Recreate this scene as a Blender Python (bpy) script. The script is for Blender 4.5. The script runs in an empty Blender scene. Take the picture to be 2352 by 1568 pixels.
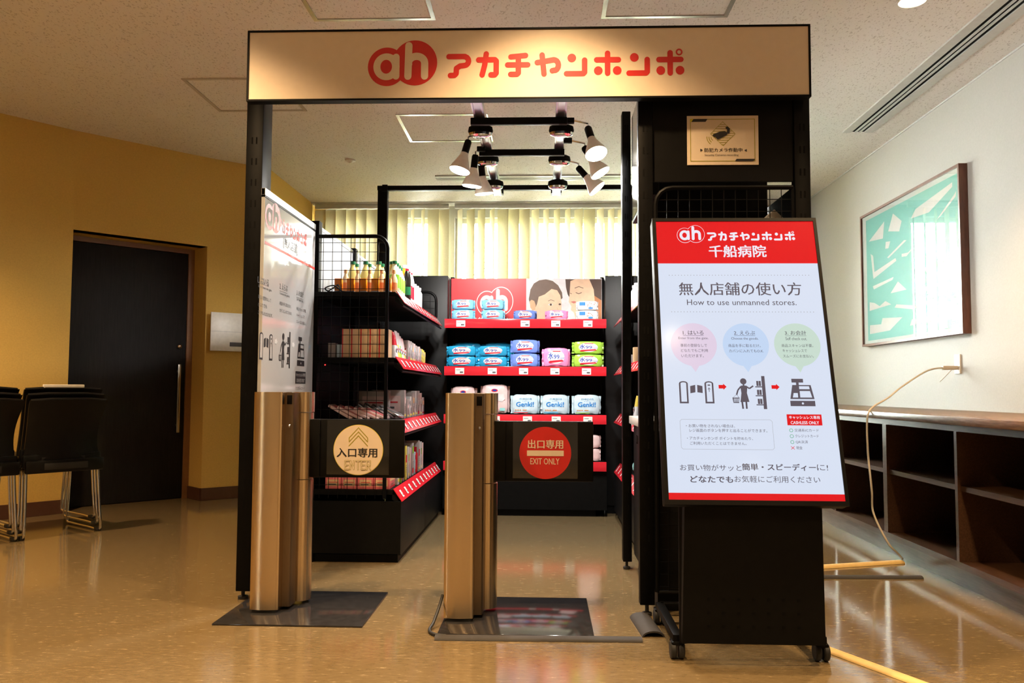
import bpy, bmesh, math, random
from mathutils import Matrix, Vector

random.seed(7)
SC = bpy.context.scene
COL = SC.collection
PI = math.pi

# ------------------------------------------------------------------ camera, world, light, exposure
yaw, pitch, roll = math.radians(2.23), math.radians(3.35), math.radians(0.3)
Fw = Vector((-math.sin(yaw) * math.cos(pitch), math.cos(yaw) * math.cos(pitch), math.sin(pitch)))
R0 = Vector((math.cos(yaw), math.sin(yaw), 0))
U0 = R0.cross(Fw)
Rt = R0 * math.cos(roll) + U0 * math.sin(roll)
Up = U0 * math.cos(roll) - R0 * math.sin(roll)
cam_data = bpy.data.cameras.new('camera')
cam = bpy.data.objects.new('camera', cam_data)
COL.objects.link(cam)
cam.matrix_world = Matrix(((Rt.x, Up.x, -Fw.x, 0), (Rt.y, Up.y, -Fw.y, 0), (Rt.z, Up.z, -Fw.z, 0.92), (0, 0, 0, 1)))
cam_data.sensor_width = 36.0
cam_data.lens = 1898.0 / 2352.0 * 36.0
cam_data.clip_start = 0.05
SC.camera = cam

SC.view_settings.view_transform = 'Standard'
SC.view_settings.look = 'None'
SC.view_settings.gamma = 1.0
SC.view_settings.use_curve_mapping = False
SC.view_settings.exposure = 0.22

world = bpy.data.worlds.new('daylight')
SC.world = world
world.use_nodes = True
wn = world.node_tree.nodes
wn['Background'].inputs['Color'].default_value = (0.98, 0.985, 0.97, 1)
wn['Background'].inputs['Strength'].default_value = 62.0

WARM = (1.0, 0.66, 0.34)
COOL = (1.0, 0.96, 0.90)
DOWNLIGHT_POWER = 235.0
SPOT_POWER = 50.0


def spot_lamp(name, loc, direction, power, color, size, blend=0.6, radius=0.04):
    l = bpy.data.lights.new(name, 'SPOT')
    l.energy = power
    l.color = color
    l.spot_size = math.radians(size)
    l.spot_blend = blend
    l.shadow_soft_size = radius
    o = bpy.data.objects.new(name, l)
    COL.objects.link(o)
    o.location = loc
    o.rotation_euler = Vector(direction).to_track_quat('-Z', 'Y').to_euler()
    return o


# ------------------------------------------------------------------ materials
def lin(c):
    c = c / 255.0
    return c / 12.92 if c <= 0.04045 else ((c + 0.055) / 1.055) ** 2.4


def rgb(r, g, b):
    return (lin(r), lin(g), lin(b))


MATS = {}


def mat(name, color, rough=0.5, metal=0.0, noise=0.06, scale=30.0, spec=0.5, bump=0.0, emit=None, estr=1.0, aniso=0.0, coat=0.0, stretch=None, trans=0.0):
    if name in MATS:
        return MATS[name]
    m = bpy.data.materials.new(name)
    m.use_nodes = True
    nt = m.node_tree
    b = nt.nodes['Principled BSDF']
    b.inputs['Roughness'].default_value = rough
    b.inputs['Metallic'].default_value = metal
    b.inputs['Specular IOR Level'].default_value = spec
    b.inputs['Anisotropic'].default_value = aniso
    b.inputs['Anisotropic Rotation'].default_value = 0.25 if aniso else 0.0
    b.inputs['Coat Weight'].default_value = coat
    b.inputs['Transmission Weight'].default_value = trans
    tc = nt.nodes.new('ShaderNodeTexCoord')
    mp = nt.nodes.new('ShaderNodeMapping')
    if stretch:
        mp.inputs['Scale'].default_value = stretch
    nt.links.new(tc.outputs['Object'], mp.inputs['Vector'])
    nz = nt.nodes.new('ShaderNodeTexNoise')
    nz.inputs['Scale'].default_value = scale
    nz.inputs['Detail'].default_value = 4
    nt.links.new(mp.outputs['Vector'], nz.inputs['Vector'])
    rp = nt.nodes.new('ShaderNodeValToRGB')
    c = color
    rp.color_ramp.elements[0].position = 0.3
    rp.color_ramp.elements[1].position = 0.7
    rp.color_ramp.elements[0].color = tuple(max(0, x * (1 - noise)) for x in c) + (1,)
    rp.color_ramp.elements[1].color = tuple(min(1, x * (1 + noise)) for x in c) + (1,)
    nt.links.new(nz.outputs['Fac'], rp.inputs['Fac'])
    nt.links.new(rp.outputs['Color'], b.inputs['Base Color'])
    if bump:
        bp = nt.nodes.new('ShaderNodeBump')
        bp.inputs['Strength'].default_value = bump
        bp.inputs['Distance'].default_value = 0.004
        nt.links.new(nz.outputs['Fac'], bp.inputs['Height'])
        nt.links.new(bp.outputs['Normal'], b.inputs['Normal'])
    if emit:
        b.inputs['Emission Color'].default_value = tuple(emit) + (1,)
        b.inputs['Emission Strength'].default_value = estr
    MATS[name] = m
    return m


def glass_mat(name, tint=(1, 1, 1), rough=0.0, ior=1.5, boost=0.0):
    """Thin pane or film: clear with a Fresnel reflection."""
    if name in MATS:
        return MATS[name]
    m = bpy.data.materials.new(name)
    m.use_nodes = True
    nt = m.node_tree
    nt.nodes.remove(nt.nodes['Principled BSDF'])
    out = nt.nodes['Material Output']
    tr = nt.nodes.new('ShaderNodeBsdfTransparent')
    tr.inputs['Color'].default_value = tuple(tint) + (1,)
    gl = nt.nodes.new('ShaderNodeBsdfGlossy')
    gl.inputs['Roughness'].default_value = rough
    lw = nt.nodes.new('ShaderNodeLayerWeight')
    lw.inputs['Blend'].default_value = 0.5
    pw = nt.nodes.new('ShaderNodeMath')
    pw.operation = 'POWER'
    pw.inputs[1].default_value = 4.0
    nt.links.new(lw.outputs['Facing'], pw.inputs[0])
    ma = nt.nodes.new('ShaderNodeMath')
    ma.operation = 'MULTIPLY_ADD'
    r0 = ((ior - 1) / (ior + 1)) ** 2 + boost
    ma.inputs[1].default_value = 1 - r0
    ma.inputs[2].default_value = r0
    nt.links.new(pw.outputs[0], ma.inputs[0])
    mx = nt.nodes.new('ShaderNodeMixShader')
    nt.links.new(ma.outputs[0], mx.inputs['Fac'])
    nt.links.new(tr.outputs[0], mx.inputs[1])
    nt.links.new(gl.outputs[0], mx.inputs[2])
    nt.links.new(mx.outputs[0], out.inputs['Surface'])
    MATS[name] = m
    return m


def floor_mat():
    m = bpy.data.materials.new('floor_sheet')
    m.use_nodes = True
    nt = m.node_tree
    b = nt.nodes['Principled BSDF']
    tc = nt.nodes.new('ShaderNodeTexCoord')
    mp = nt.nodes.new('ShaderNodeMapping')
    mp.inputs['Scale'].default_value = (9.0, 26.0, 1)
    nt.links.new(tc.outputs['Object'], mp.inputs['Vector'])
    n1 = nt.nodes.new('ShaderNodeTexNoise')
    n1.inputs['Scale'].default_value = 2.6
    n1.inputs['Detail'].default_value = 9
    n1.inputs['Roughness'].default_value = 0.7
    nt.links.new(mp.outputs['Vector'], n1.inputs['Vector'])
    r1 = nt.nodes.new('ShaderNodeValToRGB')
    e = r1.color_ramp.elements
    e[0].position, e[0].color = 0.30, (0.128, 0.090, 0.044, 1)
    e[1].position, e[1].color = 0.60, (0.176, 0.128, 0.066, 1)
    x = e.new(0.72)
    x.color = (0.44, 0.34, 0.21, 1)
    nt.links.new(n1.outputs['Fac'], r1.inputs['Fac'])
    nt.links.new(r1.outputs['Color'], b.inputs['Base Color'])
    n2 = nt.nodes.new('ShaderNodeTexNoise')
    n2.inputs['Scale'].default_value = 1.1
    n2.inputs['Detail'].default_value = 3
    nt.links.new(tc.outputs['Object'], n2.inputs['Vector'])
    mr = nt.nodes.new('ShaderNodeMapRange')
    mr.inputs['To Min'].default_value = 0.07
    mr.inputs['To Max'].default_value = 0.15
    nt.links.new(n2.outputs['Fac'], mr.inputs['Value'])
    nt.links.new(mr.outputs['Result'], b.inputs['Roughness'])
    b.inputs['Specular IOR Level'].default_value = 0.85
    bp = nt.nodes.new('ShaderNodeBump')
    bp.inputs['Strength'].default_value = 0.05
    bp.inputs['Distance'].default_value = 0.01
    nt.links.new(n2.outputs['Fac'], bp.inputs['Height'])
    nt.links.new(bp.outputs['Normal'], b.inputs['Normal'])
    return m


def ceiling_mat():
    m = bpy.data.materials.new('ceiling_board')
    m.use_nodes = True
    nt = m.node_tree
    b = nt.nodes['Principled BSDF']
    b.inputs['Roughness'].default_value = 0.9
    b.inputs['Specular IOR Level'].default_value = 0.15
    tc = nt.nodes.new('ShaderNodeTexCoord')
    mp = nt.nodes.new('ShaderNodeMapping')
    mp.inputs['Scale'].default_value = (1.0, 0.55, 1)
    nt.links.new(tc.outputs['Object'], mp.inputs['Vector'])
    n = nt.nodes.new('ShaderNodeTexNoise')
    n.inputs['Scale'].default_value = 110
    n.inputs['Detail'].default_value = 3
    nt.links.new(mp.outputs['Vector'], n.inputs['Vector'])
    r = nt.nodes.new('ShaderNodeValToRGB')
    e = r.color_ramp.elements
    e[0].position, e[0].color = 0.34, (0.56, 0.52, 0.49, 1)
    e[1].position, e[1].color = 0.42, (0.80, 0.77, 0.745, 1)
    nt.links.new(n.outputs['Fac'], r.inputs['Fac'])
    nt.links.new(r.outputs['Color'], b.inputs['Base Color'])
    bp = nt.nodes.new('ShaderNodeBump')
    bp.inputs['Strength'].default_value = 0.25
    bp.inputs['Distance'].default_value = 0.004
    nt.links.new(n.outputs['Fac'], bp.inputs['Height'])
    nt.links.new(bp.outputs['Normal'], b.inputs['Normal'])
    return m


def blind_mat():
    m = bpy.data.materials.new('blind_fabric')
    m.use_nodes = True
    nt = m.node_tree
    nt.nodes.remove(nt.nodes['Principled BSDF'])
    out = nt.nodes['Material Output']
    tc = nt.nodes.new('ShaderNodeTexCoord')
    n = nt.nodes.new('ShaderNodeTexNoise')
    n.inputs['Scale'].default_value = 60
    nt.links.new(tc.outputs['Object'], n.inputs['Vector'])
    r = nt.nodes.new('ShaderNodeValToRGB')
    r.color_ramp.elements[0].color = (0.56, 0.50, 0.31, 1)
    r.color_ramp.elements[1].color = (0.63, 0.57, 0.38, 1)
    nt.links.new(n.outputs['Fac'], r.inputs['Fac'])
    d = nt.nodes.new('ShaderNodeBsdfDiffuse')
    t = nt.nodes.new('ShaderNodeBsdfTranslucent')
    mx = nt.nodes.new('ShaderNodeMixShader')
    mx.inputs['Fac'].default_value = 0.06
    nt.links.new(r.outputs['Color'], d.inputs['Color'])
    nt.links.new(r.outputs['Color'], t.inputs['Color'])
    nt.links.new(d.outputs[0], mx.inputs[1])
    nt.links.new(t.outputs[0], mx.inputs[2])
    nt.links.new(mx.outputs[0], out.inputs['Surface'])
    return m


M_floor = floor_mat()
M_ceiling = ceiling_mat()
M_blind = blind_mat()
M_ochre = mat('ochre_wallpaper', (0.62, 0.40, 0.105), 0.85, noise=0.05, scale=90, spec=0.2, bump=0.1)
M_white_wall = mat('white_wallpaper', (0.44, 0.43, 0.40), 0.85, noise=0.03, scale=90, spec=0.2, bump=0.08)
M_base = mat('brown_baseboard', (0.085, 0.035, 0.02), 0.4)
M_door = mat('dark_door_laminate', (0.011, 0.0096, 0.0088), 0.6, spec=0.2, noise=0.25, scale=14, stretch=(8, 8, 0.5))
M_door_frame = mat('brown_frame', (0.22, 0.10, 0.035), 0.45)
M_black = mat('black_metal', (0.0025, 0.0025, 0.0027), 0.45, noise=0.2, spec=0.10)
M_black2 = mat('black_satin', (0.0030, 0.0029, 0.0028), 0.5, noise=0.2, spec=0.12)
M_black_gloss = mat('black_gloss', (0.006, 0.006, 0.007), 0.08, noise=0.1)
M_grey_panel = mat('grey_panel', (0.32, 0.33, 0.35), 0.35, noise=0.03)
M_dark_grey = mat('dark_grey_panel', (0.005, 0.0053, 0.006), 0.42, noise=0.08, spec=0.22)
M_alu = mat('aluminium', (0.72, 0.73, 0.76), 0.28, metal=1.0, noise=0.05)
M_chrome = mat('chrome', (0.80, 0.79, 0.80), 0.10, metal=1.0, noise=0.02)
M_brass = mat('brushed_bronze', (0.72, 0.56, 0.36), 0.24, metal=1.0, noise=0.05, scale=40, aniso=0.8, stretch=(3, 3, 90))
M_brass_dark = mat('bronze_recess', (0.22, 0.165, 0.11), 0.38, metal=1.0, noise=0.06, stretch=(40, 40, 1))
M_plate = mat('gate_base_plate', (0.022, 0.021, 0.022), 0.11, metal=0.0, noise=0.2, spec=0.5)
M_cream = mat('cream_panel', (0.66, 0.55, 0.42), 0.42, noise=0.02, spec=0.4)
M_board_red = mat('red_board', (0.72, 0.03, 0.045), 0.4, noise=0.03)
M_red = mat('red_print', (0.50, 0.016, 0.014), 0.4, noise=0.03)
M_red_rail = mat('red_price_rail', (0.62, 0.022, 0.035), 0.14, noise=0.03)
M_white = mat('white_print', (0.80, 0.80, 0.80), 0.4, noise=0.02)
M_tag = mat('white_tag', (0.78, 0.78, 0.75), 0.25, noise=0.02)
M_yellow_green = mat('olive_line', (0.30, 0.27, 0.01), 0.5)
M_yellow_edge = mat('yellow_edge', (0.62, 0.52, 0.03), 0.5)
M_ink = mat('black_ink', (0.012, 0.012, 0.014), 0.5)
M_grey_ink = mat('grey_ink', (0.08, 0.08, 0.09), 0.5)
M_light_grey = mat('pale_grey', (0.55, 0.55, 0.55), 0.5)
M_poster = mat('poster_film', (0.44, 0.44, 0.44), 0.09, noise=0.02, bump=0.02, scale=6)
M_acryl = glass_mat('clear_acrylic', (0.97, 0.98, 0.98))
M_film = glass_mat('clear_film', (0.95, 0.96, 0.97), 0.04, 1.5, 0.05)
M_cover = mat('grey_cable_cover', (0.05, 0.047, 0.046), 0.7, spec=0.12)
M_cover_wood = mat('yellow_cable_cover', (0.62, 0.43, 0.16), 0.5)
M_rubber = mat('black_rubber', (0.012, 0.012, 0.012), 0.6)
M_cable_white = mat('beige_cable', (0.58, 0.52, 0.42), 0.45)
M_wood_top = mat('walnut_top', (0.20, 0.115, 0.07), 0.25, noise=0.3, scale=10, stretch=(14, 1.2, 14))
M_wood = mat('walnut', (0.085, 0.042, 0.023), 0.3, noise=0.3, scale=10, stretch=(14, 1.2, 14))  # darker than the worktop to paint the dim bookcase interior
M_wood_shaded = mat('walnut_inside_shaded', (0.02, 0.010, 0.006), 0.5, noise=0.3, scale=10, stretch=(14, 1.2, 14))  # same walnut darkened further, painted shade for the back boards
M_plinth = mat('plinth_board', (0.12, 0.085, 0.062), 0.3, noise=0.2, scale=10, stretch=(14, 1.2, 14))
M_shell = mat('black_plastic_shell', (0.0035, 0.0035, 0.0038), 0.45, noise=0.1, spec=0.25)
M_paper = mat('white_paper', (0.75, 0.73, 0.68), 0.7)
M_plastic_white = mat('white_plastic', (0.76, 0.74, 0.70), 0.35)
M_teal = mat('teal_print', (0.075, 0.41, 0.345), 0.5, noise=0.03)
M_art_paper = mat('art_paper', (0.62, 0.57, 0.52), 0.5, noise=0.02)
M_art_mat = mat('art_mount', (0.56, 0.57, 0.52), 0.6, noise=0.02)
M_art_frame = mat('mahogany_frame', (0.12, 0.045, 0.025), 0.3, noise=0.25, scale=12, stretch=(6, 6, 1))
M_counter_top = mat('white_counter_top', (0.72, 0.70, 0.66), 0.3)
M_leaf = mat('tree_leaf', (0.10, 0.30, 0.04), 0.6, noise=0.4)
M_bark = mat('tree_bark', (0.12, 0.08, 0.05), 0.9, noise=0.3)
M_ground = mat('outdoor_paving', (0.52, 0.51, 0.48), 0.9)
M_win_frame = mat('window_frame', (0.58, 0.56, 0.48), 0.4)
M_win_glass = glass_mat('window_glass', (0.96, 0.98, 0.97))
M_vent_dark = mat('vent_shadow_gap', (0.002, 0.002, 0.002), 0.8, spec=0.1)
M_trim_white = mat('white_trim', (0.62, 0.60, 0.57), 0.35)
M_slot = mat('grey_slot_trim', (0.55, 0.55, 0.53), 0.35)
M_lamp_white = mat('lamp_white_glass', (0.80, 0.78, 0.72), 0.3)
M_glow = mat('lamp_glow', (1, 1, 1), 0.5, emit=(1.0, 0.95, 0.85), estr=26.0)
M_glow_warm = mat('downlight_glow', (1, 1, 1), 0.5, emit=(1.0, 0.86, 0.6), estr=14.0)
M_led_red = mat('red_indicator', (0.6, 0.0, 0.0), 0.5, emit=(1, 0.02, 0.02), estr=6.0)
SCR_W = mat('screen_white', (0.02, 0.02, 0.02), 0.12, emit=rgb(219, 230, 250), estr=0.80)
SCR_RED = mat('screen_red', (0.02, 0.0, 0.0), 0.12, emit=rgb(232, 28, 34), estr=0.79)
SCR_K = mat('screen_grey_ink', (0.02, 0.02, 0.02), 0.12, emit=rgb(86, 82, 98), estr=0.74)
SCR_LG = mat('screen_pale_grey', (0.02, 0.02, 0.02), 0.12, emit=rgb(176, 180, 190), estr=0.75)
SCR_PINK = mat('screen_pink', (0.02, 0.02, 0.02), 0.12, emit=rgb(228, 212, 236), estr=0.79)
SCR_BLUE = mat('screen_blue', (0.02, 0.02, 0.02), 0.12, emit=rgb(196, 220, 252), estr=0.79)
SCR_GREEN = mat('screen_green', (0.02, 0.02, 0.02), 0.12, emit=rgb(202, 226, 214), estr=0.79)
SCR_DG = mat('screen_deep_green', (0.02, 0.02, 0.02), 0.12, emit=rgb(60, 176, 120), estr=0.75)
SCR_TXT = mat('screen_white_letter', (0.02, 0.02, 0.02), 0.12, emit=rgb(240, 236, 250), estr=0.81)


# ------------------------------------------------------------------ mesh builder
def tag(o, label=None, cat=None, group=None, kind=None):
    if label:
        o['label'] = label
    if cat:
        o['category'] = cat
    if group:
        o['group'] = group
    if kind:
        o['kind'] = kind
    return o


def thing(name, label, cat, loc=(0, 0, 0), rz=0.0, group=None):
    o = bpy.data.objects.new(name, None)
    o.empty_display_size = 0.05
    COL.objects.link(o)
    o.location = loc
    o.rotation_euler = (0, 0, rz)
    return tag(o, label, cat, group)


def copy_tree(o, parent=None):
    c = o.copy()
    COL.objects.link(c)
    if parent is not None:
        c.parent = parent
    for ch in list(o.children):
        copy_tree(ch, c)
    return c


class B:
    """Collects shapes; build() links them as one mesh object."""

    def __init__(self, mx=None):
        self.v, self.f, self.mi, self.mats = [], [], [], []
        self.mx = mx or Matrix()

    def m(self, material):
        if material not in self.mats:
            self.mats.append(material)
        return self.mats.index(material)

    def add(self, verts, faces, material):
        n = len(self.v)
        k = self.m(material)
        self.v += [self.mx @ Vector(p) for p in verts]
        for f in faces:
            self.f.append([i + n for i in f])
            self.mi.append(k)
        return self

    def box(self, x0, x1, y0, y1, z0, z1, material, bev=0.0):
        if bev <= 0:
            v = [(x, y, z) for z in (z0, z1) for y in (y0, y1) for x in (x0, x1)]
            f = [(0, 2, 3, 1), (4, 5, 7, 6), (0, 1, 5, 4), (2, 6, 7, 3), (0, 4, 6, 2), (1, 3, 7, 5)]
            return self.add(v, f, material)
        bm = bmesh.new()
        bmesh.ops.create_cube(bm, size=1.0)
        for q in bm.verts:
            q.co = Vector(((x0 + x1) / 2 + q.co.x * (x1 - x0), (y0 + y1) / 2 + q.co.y * (y1 - y0), (z0 + z1) / 2 + q.co.z * (z1 - z0)))
        bev = min(bev, abs(x1 - x0) * 0.49, abs(y1 - y0) * 0.49, abs(z1 - z0) * 0.49)
        bmesh.ops.bevel(bm, geom=list(bm.edges), offset=bev, segments=2, affect='EDGES', profile=0.5)
        bm.verts.index_update()
        v = [tuple(q.co) for q in bm.verts]
        f = [[q.index for q in fc.verts] for fc in bm.faces]
        bm.free()
        return self.add(v, f, material)

    def prism(self, pts, d, material, axis='z', at=0.0):
        """2-D polygon extruded by d along an axis from at. axis z: (x,y); y: (x,z); x: (y,z)."""
        def P(a, b, c):
            return {'z': (a, b, c), 'y': (a, c, b), 'x': (c, a, b)}[axis]
        n = len(pts)
        v = [P(a, b, at) for a, b in pts] + [P(a, b, at + d) for a, b in pts]
        f = [list(range(n))[::-1], list(range(n, 2 * n))] + [(i, (i + 1) % n, n + (i + 1) % n, n + i) for i in range(n)]
        return self.add(v, f, material)

    def tube(self, path, r, material, n=8, cap=True):
        path = [Vector(p) for p in path]
        rings = []
        up = None
        for i, p in enumerate(path):
            a = path[max(i - 1, 0)]
            b = path[min(i + 1, len(path) - 1)]
            t = (b - a).normalized()
            if up is None:
                up = Vector((0, 0, 1)) if abs(t.z) < 0.9 else Vector((1, 0, 0))
            s = t.cross(up).normalized()
            up = s.cross(t).normalized()
            rr = r[i] if isinstance(r, (list, tuple)) else r
            rings.append([p + (s * math.cos(2 * PI * k / n) + up * math.sin(2 * PI * k / n)) * rr for k in range(n)])
        v = [q for ring in rings for q in ring]
        f = []
        for i in range(len(rings) - 1):
            for k in range(n):
                f.append((i * n + k, i * n + (k + 1) % n, (i + 1) * n + (k + 1) % n, (i + 1) * n + k))
        if cap:
            f.append(list(range(n))[::-1])
            f.append([(len(rings) - 1) * n + k for k in range(n)])
        return self.add(v, f, material)

    def lathe(self, prof, material, c=(0, 0, 0), n=20, axis=None, sx=1.0, sy=1.0):
        q = Vector(axis).normalized().to_track_quat('Z', 'Y').to_matrix() if axis else Matrix.Identity(3)
        c = Vector(c)
        v = []
        for r, z in prof:
            for k in range(n):
                v.append(c + q @ Vector((r * sx * math.cos(2 * PI * k / n), r * sy * math.sin(2 * PI * k / n), z)))
        f = []
        for i in range(len(prof) - 1):
            for k in range(n):
                f.append((i * n + k, i * n + (k + 1) % n, (i + 1) * n + (k + 1) % n, (i + 1) * n + k))
        f.append(list(range(n))[::-1])
        f.append([(len(prof) - 1) * n + k for k in range(n)])
        return self.add(v, f, material)

    def pillow(self, c, w, d, h, material, p=5.0, seed=0, rough=0.0, nu=20, nv=14):
        """Soft filled pack: superquadric centred on c."""
        rnd = random.Random(seed)
        ph = [rnd.uniform(0, 6.28) for _ in range(4)]
        v = []
        for j in range(nv + 1):
            la = -PI / 2 + PI * j / nv
            for i in range(nu):
                lo = 2 * PI * i / nu
                x, y, z = math.cos(la) * math.cos(lo), math.cos(la) * math.sin(lo), math.sin(la)
                s = (abs(x) ** p + abs(y) ** p + abs(z) ** p) ** (-1 / p)
                x, y, z = x * s, y * s, z * s
                k = 1 + rough * (math.sin(7 * x + ph[0]) * math.sin(9 * z + ph[1]) + 0.6 * math.sin(15 * x + ph[2] + 6 * z))
                v.append((c[0] + x * w / 2 * (1 + rough * 0.5 * math.sin(11 * z + ph[3])), c[1] + y * d / 2 * k, c[2] + z * h / 2 * (k if z > 0 else 1)))
        f = []
        for j in range(nv):
            for i in range(nu):
                f.append((j * nu + i, j * nu + (i + 1) % nu, (j + 1) * nu + (i + 1) % nu, (j + 1) * nu + i))
        return self.add(v, f, material)

    def build(self, name, parent=None, smooth=40):
        me = bpy.data.meshes.new(name)
        me.from_pydata([tuple(q) for q in self.v], [], self.f)
        for mt in self.mats:
            me.materials.append(mt)
        me.polygons.foreach_set('material_index', self.mi)
        bm = bmesh.new()
        bm.from_mesh(me)
        bmesh.ops.recalc_face_normals(bm, faces=bm.faces)
        bm.to_mesh(me)
        bm.free()
        if smooth:
            me.polygons.foreach_set('use_smooth', [True] * len(me.polygons))
            me.set_sharp_from_angle(angle=math.radians(smooth))
        me.update()
        o = bpy.data.objects.new(name, me)
        COL.objects.link(o)
        if parent is not None:
            o.parent = parent
        return o


def struct(o):
    o['kind'] = 'structure'
    return o


# ------------------------------------------------------------------ flat graphics (print, lettering) on a surface
TEXT_CACHE = {}


def text_geo(s, bold):
    key = s
    if key in TEXT_CACHE:
        return TEXT_CACHE[key]
    cu = bpy.data.curves.new('lettering_source', 'FONT')
    cu.body = s
    cu.resolution_u = 2
    o = bpy.data.objects.new('lettering_source', cu)
    COL.objects.link(o)
    dg = bpy.context.evaluated_depsgraph_get()
    dg.update()
    me = bpy.data.meshes.new_from_object(o.evaluated_get(dg))
    v = [(q.co.x, q.co.y) for q in me.vertices]
    f = [list(p.vertices) for p in me.polygons]
    bpy.data.meshes.remove(me)
    bpy.data.objects.remove(o)
    bpy.data.curves.remove(cu)
    TEXT_CACHE[key] = (v, f)
    return TEXT_CACHE[key]


class G:
    """Print on the plane through origin o with axes ux, uy; layers rise along the normal."""

    def __init__(self, o, ux, uy, b=None, sx=1.0, sy=1.0, ox=0.0, oy=0.0, step=0.0006, lift=0.0):
        self.o, self.ux, self.uy = Vector(o), Vector(ux), Vector(uy)
        self.n = self.ux.cross(self.uy).normalized()
        self.b = b or B()
        self.sx, self.sy, self.ox, self.oy, self.step, self.lift = sx, sy, ox, oy, step, lift
        self.count = 0

    def P(self, p, k):
        return self.o + self.ux * ((p[0] - self.ox) * self.sx) + self.uy * ((p[1] - self.oy) * self.sy) + self.n * (self.lift + k * self.step)

    def poly(self, pts, m, k=1):
        self.count += 1
        k = k + (self.count % 40) * 0.018
        self.b.add([self.P(p, k) for p in pts], [list(range(len(pts)))], m)

    def rect(self, x0, y0, x1, y1, m, k=1):
        self.poly([(x0, y0), (x1, y0), (x1, y1), (x0, y1)], m, k)

    def disc(self, x, y, rx, m, k=1, ry=None, n=40):
        ry = ry or rx
        self.poly([(x + rx * math.cos(2 * PI * i / n), y + ry * math.sin(2 * PI * i / n)) for i in range(n)], m, k)

    def ring(self, x, y, r0, r1, m, k=1, a0=0.0, a1=2 * PI, n=40):
        for i in range(n):
            t0, t1 = a0 + (a1 - a0) * i / n, a0 + (a1 - a0) * (i + 1) / n
            self.poly([(x + r0 * math.cos(t0), y + r0 * math.sin(t0)), (x + r1 * math.cos(t0), y + r1 * math.sin(t0)), (x + r1 * math.cos(t1), y + r1 * math.sin(t1)), (x + r0 * math.cos(t1), y + r0 * math.sin(t1))], m, k)

    def stroke(self, pts, w, m, k=1, cap=True):
        for a, c in zip(pts, pts[1:]):
            dx, dy = c[0] - a[0], c[1] - a[1]
            L = math.hypot(dx, dy) or 1
            nx, ny = -dy / L * w / 2, dx / L * w / 2
            self.poly([(a[0] + nx, a[1] + ny), (a[0] - nx, a[1] - ny), (c[0] - nx, c[1] - ny), (c[0] + nx, c[1] + ny)], m, k)
        for p in (pts if cap else pts[1:-1]):
            self.disc(p[0], p[1], w / 2, m, k, n=16)

    def text(self, s, x0, y0, x1, y1, m, bold=0, k=1):
        """Lettering scaled into the box x0..x1, y0..y1."""
        v, f = text_geo(s, bold)
        if not v:
            return
        ax, bx = min(p[0] for p in v), max(p[0] for p in v)
        ay, by = min(p[1] for p in v), max(p[1] for p in v)
        kx, ky = (x1 - x0) / (bx - ax), (y1 - y0) / (by - ay)
        sh = ([(0, 0)], [(-0.010, 0), (0.010, 0)], [(-0.022, -0.012), (0.022, -0.012), (-0.022, 0.012), (0.022, 0.012), (0, 0)])[bold]
        for i, (dx, dy) in enumerate(sh):
            self.b.add([self.P((x0 + (p[0] + dx - ax) * kx, y0 + (p[1] + dy - ay) * ky), k + 0.03 * i + 0.01) for p in v], f, m)

    def text_c(self, s, x, y, h, m, bold=0, k=1):
        """Lettering of height h centred on x, y, natural proportions."""
        v, f = text_geo(s, bold)
        ax, bx = min(p[0] for p in v), max(p[0] for p in v)
        ay, by = min(p[1] for p in v), max(p[1] for p in v)
        w = h * (bx - ax) / (by - ay) * abs(self.sy / self.sx)
        self.text(s, x - w / 2, y - h / 2, x + w / 2, y + h / 2, m, bold, k)


# round brand mark and rounded katakana, drawn in their own units (y down)
def arc(cx, cy, rx, ry, a0, a1, n=8):
    return [(cx + rx * math.cos(math.radians(a0 + (a1 - a0) * i / n)), cy + ry * math.sin(math.radians(a0 + (a1 - a0) * i / n))) for i in range(n + 1)]


def mark_blob(g, m, k=1, grow=0.0):
    g.disc(1185, 398, 148 + grow, m, k)
    g.disc(1402, 370, 173 + grow, m, k)


def mark_letters(g, m, mh, k=2):
    g.disc(1182, 398, 102, m, k, ry=103)
    g.stroke([(1256, 325), (1256, 470)], 54, m, k)
    g.disc(1180, 398, 45, mh, k + 1, ry=53)
    g.stroke([(1354, 238), (1349, 472)], 56, m, k)
    g.stroke([(1354, 380)] + arc(1415, 372, 63, 52, 180, 360, 10) + [(1478, 472)], 56, m, k)


def katakana(g, m, mh, k=1):
    S = lambda pts, w=42: g.stroke(pts, w, m, k)
    D = lambda x, y, r=33: g.disc(x, y, r, m, k)
    S([(1665, 325), (1790, 325)] + arc(1785, 360, 32, 34, -80, 90, 6) + [(1752, 397), (1724, 415), (1722, 455), (1708, 468), (1678, 469)])
    S([(1895, 352), (2020, 352), (2030, 362), (2030, 455), (2018, 467), (1990, 467)])
    S([(1953, 307), (1942, 390), (1922, 467)])
    S([(2143, 332), (2255, 322)])
    S([(2118, 393), (2272, 393)])
    S([(2200, 332), (2200, 455), (2188, 465), (2142, 465)])
    S([(2345, 377), (2380, 372), (2470, 357)] + arc(2475, 398, 32, 40, -80, 100, 7) + [(2460, 440)])
    S([(2382, 320), (2397, 465)])
    for dx in (0, 476):
        D(2609 + dx, 345)
        S([(2569 + dx, 464), (2697 + dx, 464), (2707 + dx, 454), (2707 + dx, 362)])
    S([(2882, 312), (2882, 463)])
    S([(2799, 361), (2964, 361)])
    D(2811, 443)
    D(2955, 443)
    S([(3357, 313), (3357, 465)])
    S([(3272, 364), (3438, 364)])
    D(3285, 446)
    D(3431, 446)
    g.ring(3425, 308, 14, 26, m, k)


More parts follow.
